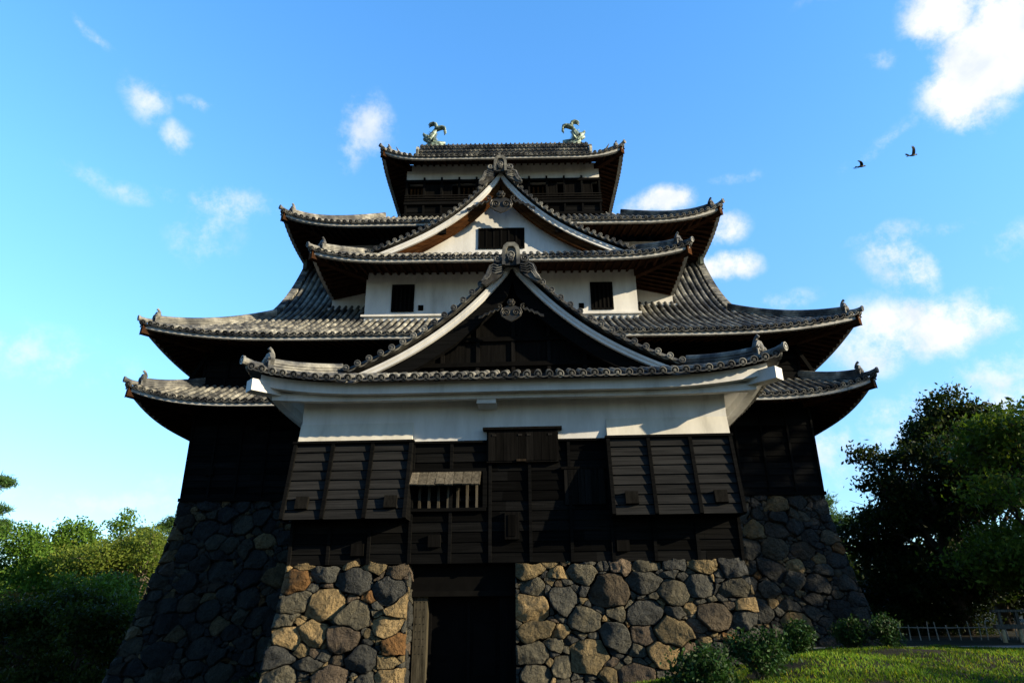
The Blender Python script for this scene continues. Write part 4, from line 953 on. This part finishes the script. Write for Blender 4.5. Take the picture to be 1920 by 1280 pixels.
tree('maple_tree', 'dark leafy bush-like tree filling the shade beside the left stone base', 'tree', (-22.5, 39, LB), (-22.5, 39, -.2), rlobes((-22.6, 39, .0), 2.6, 2.3, 18, .8, 51, .55), 'leaf_shade', 14000, .12, .4, 12, .16, group='trees left of the tower', tw=5)
tree('maple_tree', 'dark leafy bush-like tree low at the left, next to the rusty one', 'tree', (-26.2, 40, LB), (-26.2, 40, .2), rlobes((-26.4, 40, .0), 2.9, 2.3, 19, .8, 52, .55), 'leaf_shade', 14000, .12, .4, 12, .16, group='trees left of the tower', tw=5)
def pine(name, label, base, top, pads, n, size, r0=.2, group=None, leaf='leaf_pine'):
    t = empty(name, base); tag(t, label, 'pine tree', group); mb = MB(); limbs(mb, base, top, pads, r0, .35, 2, 3); mb.build('trunk', M['bark'], t, smooth=True, org=base)
    P = crown_points(pads, n, .22, 18, .6, .2); U, V = frames(len(P), .2, .14, size); quads('crown', M[leaf], P, U, V, tints(len(P)), t, base); return t
pine('pine_tree', 'wind-shaped pine showing above the grove beside the stone base', (-33.4, 74, LB), (-34, 74, 10.6), [(-37.0, 74, 10.2, 1.0, .4), (-35.9, 74, 10.7, 1.1, .45), (-34.6, 74, 11.5, 1.0, .45), (-33.6, 74, 12.4, 1.0, .45), (-39.2, 74, 9.8, .7, .35), (-35.2, 74, 9.6, 1.4, .45)], 7000, .22, group='pines')
pine('pine_tree', 'tall pine cut off by the left edge of the picture', (-53.5, 70, LB), (-53.2, 70, 15.8), [(-52.6, 70, 11.6, 1.2, .6), (-51.8, 70, 10.0, 1.2, .7), (-52.4, 70, 14.4, 1.1, .6), (-53.2, 70, 8.9, 1.7, .7), (-51.6, 70, 9.1, .9, .5)], 9000, .26, group='pines')
# right-hand trees
RB = .4
tree('cypress_tree', 'tall dark conifer with a domed top, highest tree on the right', 'tree', (25.5, 38, RB), (25.5, 38, 12), rlobes((25.5, 38, 6.6), 3.3, 4.6, 22, 1.5, 11, .8)+[(25.2, 38, 12.2, 1.3, 1.0), (26.3, 38, 11.3, 1.3, 1.1), (24.2, 38, 11.0, 1.3, 1.0), (23.5, 38, 9.8, 1.2, 1)], 'leaf_dark', 42000, .13, .3, 16, .35, group='trees right of the tower')
tree('broadleaf_tree', 'dark broadleaf tree with ragged twigs reaching left over the fence', 'tree', (20.5, 33, RB), (20, 33, 7.2), rlobes((20.4, 33, 5.0), 2.9, 3.2, 17, 1.25, 13, .7)+[(17.3, 33, 8.5, .55, .35), (18.2, 33, 8.2, .8, .5), (19.3, 33, 8.2, .9, .6), (17.9, 33, 7.1, .9, .5), (18.8, 33, 6.3, 1, .6)], 'leaf_dark', 30000, .11, .28, 14, .28, group='trees right of the tower', tw=5)
tree('maple_tree', 'green spreading tree with loose airy foliage at the right edge', 'tree', (22.5, 27, RB), (22, 27, 6.2), rlobes((21.6, 27, 5.4), 3.6, 2.9, 22, 1.35, 17, .5)+[(19.6, 27, 8.2, 1.2, .5), (21.4, 27, 8.8, 1.4, .5)], 'leaf_maple', 30000, .10, .42, 12, .24, group='trees right of the tower', tw=7, flat=.4, wig=.45)
tree('broadleaf_tree', 'rounded dark shrub-like tree standing close by the right end of the stone base', 'tree', (19.2, 36, RB), (19.2, 36, 4), rlobes((19.0, 36, 3.2), 2.2, 2.4, 12, 1.3, 19, .8), 'leaf_dark', 16000, .12, .3, 14, .2, group='trees right of the tower')
pine('pine_tree', 'small pine peeping out beside the stone base, far right behind', (23.6, 52, RB), (23.4, 52, 9), [(23.3, 52, 8.9, .8, .6), (23.0, 52, 8.0, 1.2, .6), (24.4, 52, 7.4, 1.4, .7), (22.6, 52, 7.0, 1.0, .6), (23.4, 52, 5.6, 1.6, .8)], 7000, .2, group='pines')
# distant wood behind, one mass
lob = [(x+random.uniform(-2, 2), 84+random.uniform(-5, 5), random.uniform(-1, 4.5), 3.6, 3.0) for x in range(-80, -20, 4)]+[(x+random.uniform(-2, 2), 60+random.uniform(-5, 5), random.uniform(1, 5), 3.2, 2.8) for x in range(20, 84, 4)]
P = crown_points(lob, 60000, .6, 14, .7, .5); U, V = frames(len(P), .4, .6, .28)
tag(quads('woods', M['leaf_dark'], P, U, V, tints(len(P))), 'far dark wood closing the view behind the trees', 'wood', kind='stuff')
# tall trees standing to the right, outside the frame, that shade the right side of the place
for i, (x, y, h, n) in enumerate(((38, 14.5, 17, 14), (36, 11.5, 12, 10), (46, 20, 19, 14))):
    lb = rlobes((x, y, h*.55), 4.2, h*.40, n, 2.3, 40+i, .9)
    tree('shade_tree', ('tall dark tree beyond the right edge, nearest the viewer', 'tall dark tree beyond the right edge, middle of three', 'tall dark tree beyond the right edge, farthest back')[i], 'tree', (x, y, RB), (x, y, h*.8), lb, 'leaf_dark', 9000, .3, .5, 14, .35, group='trees beyond the right edge')
tree('shade_tree', 'low broad tree beyond the right edge, close to the viewer', 'tree', (28, 4.2, RB), (28, 4.2, 6), rlobes((28, 4.4, 6.0), 2.9, 1.2, 15, 1.3, 77, .7), 'leaf_dark', 9000, .2, .4, 12, .25, group='trees beyond the right edge')
# ------------------------------------------------------------------ shrubs
def shrub(label, c, rx, rz, n, size=.035, seed=1, leaf='leaf_gloss'):
    z = gz(c[0], c[1]); base = (c[0], c[1], z); t = empty('shrub', base); tag(t, label, 'shrub', 'shrubs on the lawn'); rn = random.Random(seed)
    lob = rlobes((c[0], c[1], z+rz), rx*.72, rz*.62, 12, rx*.42, seed, .9); mb = MB()
    for l in lob:
        p = Vector(base)+Vector((rn.uniform(-.06, .06), rn.uniform(-.06, .06), -.05)); q = Vector(l[:3]); mb.tube([p, p.lerp(q, .4)+Vector((0, 0, .05)), q], [.018, .012, .006], 5)
        for _ in range(2): mb.tube([p.lerp(q, .5), q+Vector((rn.gauss(0, .3)*rx, rn.gauss(0, .3)*rx, rn.uniform(.1, .5)*rz))], [.01, .004], 4)
    mb.build('stems', M['bark'], t, org=base)
    P = crown_points(lob, n, .07, 10, .9, .35); U, V = frames(len(P), .35, .5, size); quads('foliage', M[leaf], P, U, V, tints(len(P), .5, 1.5), t, base)
shrub('low spreading glossy shrub against the foot of the entrance stonework', (3.35, 11.2), .62, .36, 3800, .036, 1)
shrub('glossy shrub at the corner of the entrance stonework, beside the low spreading one', (4.5, 12.2), .5, .4, 3000, .036, 2)
shrub('rounded glossy shrub on the lawn, left of the pair', (6.1, 14.6), .36, .34, 3400, .034, 3)
shrub('dark leafy shrub of the pair on the mound, the left one', (8.05, 16.8), .38, .38, 3200, .036, 4)
shrub('upright twiggy shrub of the pair on the mound, the right one', (8.8, 16.6), .40, .42, 2600, .034, 5)
# hedge behind the fence
lob = [(15.0+i*.75, 33.4+random.uniform(-.2, .2), .95+random.uniform(-.1, .1), .8, .75) for i in range(9)]
hb = (18, 33.4, RB); hg = empty('hedge', hb); tag(hg, 'dark clipped hedge behind the bamboo fence', 'hedge'); P = crown_points(lob, 16000, .16, 12, .8, .6); U, V = frames(len(P), .4, .6, .06)
quads('foliage', M['leaf_dark'], P, U, V, tints(len(P)), hg, hb)
# bamboo fence
fb = (15.2, 28.6, gz(15.2, 28.6)); fe = empty('bamboo_fence', fb); tag(fe, 'low rustic fence of thin bamboo stakes along the path', 'fence'); rn = random.Random(5)
for i in range(17):
    x = 14.1+i*.34+rn.uniform(-.08, .08); y = 28.6-.14*i*.34; z = gz(x, y); l = rn.uniform(.5, .68); lean = rn.uniform(-.07, .07)
    mb = MB(); mb.tube([(x, y, z-.05), (x+lean*.5, y, z+l*.5), (x+lean, y, z+l)], [.02, .019, .016], 6); mb.build('stake', M['bamboo'], fe, org=fb)
mb = MB(); mb.tube([(14.0+i*1.0, 28.57-.14*i, gz(14+i, 28.6-.14*i)+.44+rn.uniform(-.03, .03)) for i in range(7)], .016, 6); mb.build('rail', M['bamboo'], fe, org=fb)
# wooden rail stand
wb = (17.9, 26.0, gz(17.9, 26)); ws = empty('wooden_barrier', wb); tag(ws, 'dark wooden barrier on pale posts at the right edge', 'barrier'); z = wb[2]
for x in (17.45, 18.05, 18.9):
    mb = MB(); mb.tube([(x, 26, z-.1), (x, 26, z+.42)], [.075, .065], 8); mb.build('foot', M['post'], ws, org=wb)
    mb = MB(); mb.box(x-.05, x+.05, 25.97, 26.07, z+.42, z+1.06); mb.build('post', M['grey'], ws, org=wb)
for a, b in ((.98, 1.06), (.44, .58)):
    mb = MB(); mb.box(17.2, 19.6, 25.93, 26.1, z+a, z+b); mb.build('rail', M['grey'], ws, org=wb)
# ------------------------------------------------------------------ crows
def crow(label, P, wing, head, sc=1.0):
    """flying bird seen from the side; head towards +x"""
    mb = MB(); c = Vector((0, 0, 0)); h = Vector((1, 0, head)).normalized()
    body = [(-.46, .02), (-.30, .035), (-.16, .07), (0, .095), (.12, .08), (.22, .05), (.29, .055), (.34, .04), (.37, .018), (.43, .006)]
    mb.tube([c+h*x*sc for x, r in body], [r*sc for x, r in body], 8)
    mb.extrude([(-.28*sc, -.02*sc), (-.52*sc, -.1*sc), (-.55*sc, .0), (-.52*sc, .1*sc), (-.28*sc, .03*sc)], c, (h.x, 0, h.z), (0, 1, 0), .015*sc)
    for sy, (wx, wz) in zip((-1, 1), wing):
        r = []
        for k in range(6):
            f = k/5; root = c+Vector((.02, sy*.05, .04))*sc; q = root+Vector((wx*f**1.3, sy*.42*math.sin(f*1.4), wz*f))*sc; ch = (.27-.10*f*f)*sc
            r.append([q+h*ch*.5, q+Vector((0, 0, .018*sc))+h*ch*.1, q-h*ch*.6, q-Vector((0, 0, .01*sc))])
        mb.rings(r, True, True, True)
        q = r[-1][0]
        for k in range(4): mb.tube([r[-2][2].lerp(r[-2][0], k/3.5), r[-1][2].lerp(r[-1][0], k/3.5)+Vector((wx, 0, wz)).normalized()*(.13-.02*abs(k-2))*sc], [.03*sc, .008*sc], 5)
    o = mb.build('crow', M['feather'], smooth=False, org=(0, 0, 0)); fix_normals(o); o.location = P; tag(o, label, 'bird', 'crows in the sky')
d1 = direction(1615, 312); d2 = direction(1712, 291)
crow('black crow gliding with wings trailing back, lower of the two birds', CAM+d1*47, ((-.34, .16), (-.30, .10)), .12, .72)
crow('black crow with its wing raised high, upper of the two birds', CAM+d2*47, ((-.16, .42), (-.2, .36)), .22, .72)
# ------------------------------------------------------------------ grass
n = 150000
rg = np.random.default_rng(4)
xs = rg.uniform(2.6, 24, n); ys = 9.5+13*rg.uniform(0, 1, n)**1.5; keepm = (ys < 21.9)
keepm &= ~((xs < 6.3) & (ys > 16.3)); xs, ys = xs[keepm], ys[keepm]
dens = np.array([noise.fractal(Vector((x*.55, y*.8, 21)), 1.0, 2.0, 4) for x, y in zip(xs, ys)]); kp = dens > -.16-.25*rg.uniform(0, 1, len(xs)); xs, ys, dens = xs[kp], ys[kp], dens[kp]
P = np.array([(x, y, gz(x, y)) for x, y in zip(xs, ys)]); nn = len(P)
tall = np.array([max(0, noise.noise(Vector((x*.9, y*.9, 5)))) for x, y in zip(xs, ys)])[:, None]
h = (.018+.02*rg.uniform(0, 1, (nn, 1))+.09*tall**1.5); U = np.concatenate([rg.normal(0, .55, (nn, 2)), np.ones((nn, 1))], 1)*h; V = np.concatenate([rg.normal(0, 1, (nn, 2)), np.zeros((nn, 1))], 1); V = V/np.linalg.norm(V, axis=1, keepdims=True)*.006*(1+ys[:, None]/16)
gt = tints(nn, .45, 1.3, .2)*(1+.9*np.clip(dens, -.5, .6))[:, None]*np.where(rg.uniform(0, 1, (nn, 1)) < .08, np.array([[2.2, 1.3, 1.2]]), 1)
tag(quads('grass', M['grass'], P+U*.8, U, V, gt), 'rough green grass covering the mounded lawn', 'grass', kind='stuff')

n = 26000; xs = rg.uniform(-34, -6, n); ys = rg.uniform(22, 44, n); kp = ~((xs > -14.2) & (ys > 23.8)); xs, ys = xs[kp], ys[kp]
P = np.array([(x, y, gz(x, y)) for x, y in zip(xs, ys)]); nn = len(P); P[:, 2] += rg.uniform(0, .28, nn)*np.array([.4+max(0, noise.noise(Vector((x*.5, y*.5, 2))))*1.6 for x, y in zip(xs, ys)])
U, V = frames(nn, .5, .5, .085); tag(quads('undergrowth', M['leaf_dark'], P, U, V, tints(nn)), 'dark low undergrowth on the shaded ground left of the tower', 'undergrowth', kind='stuff')
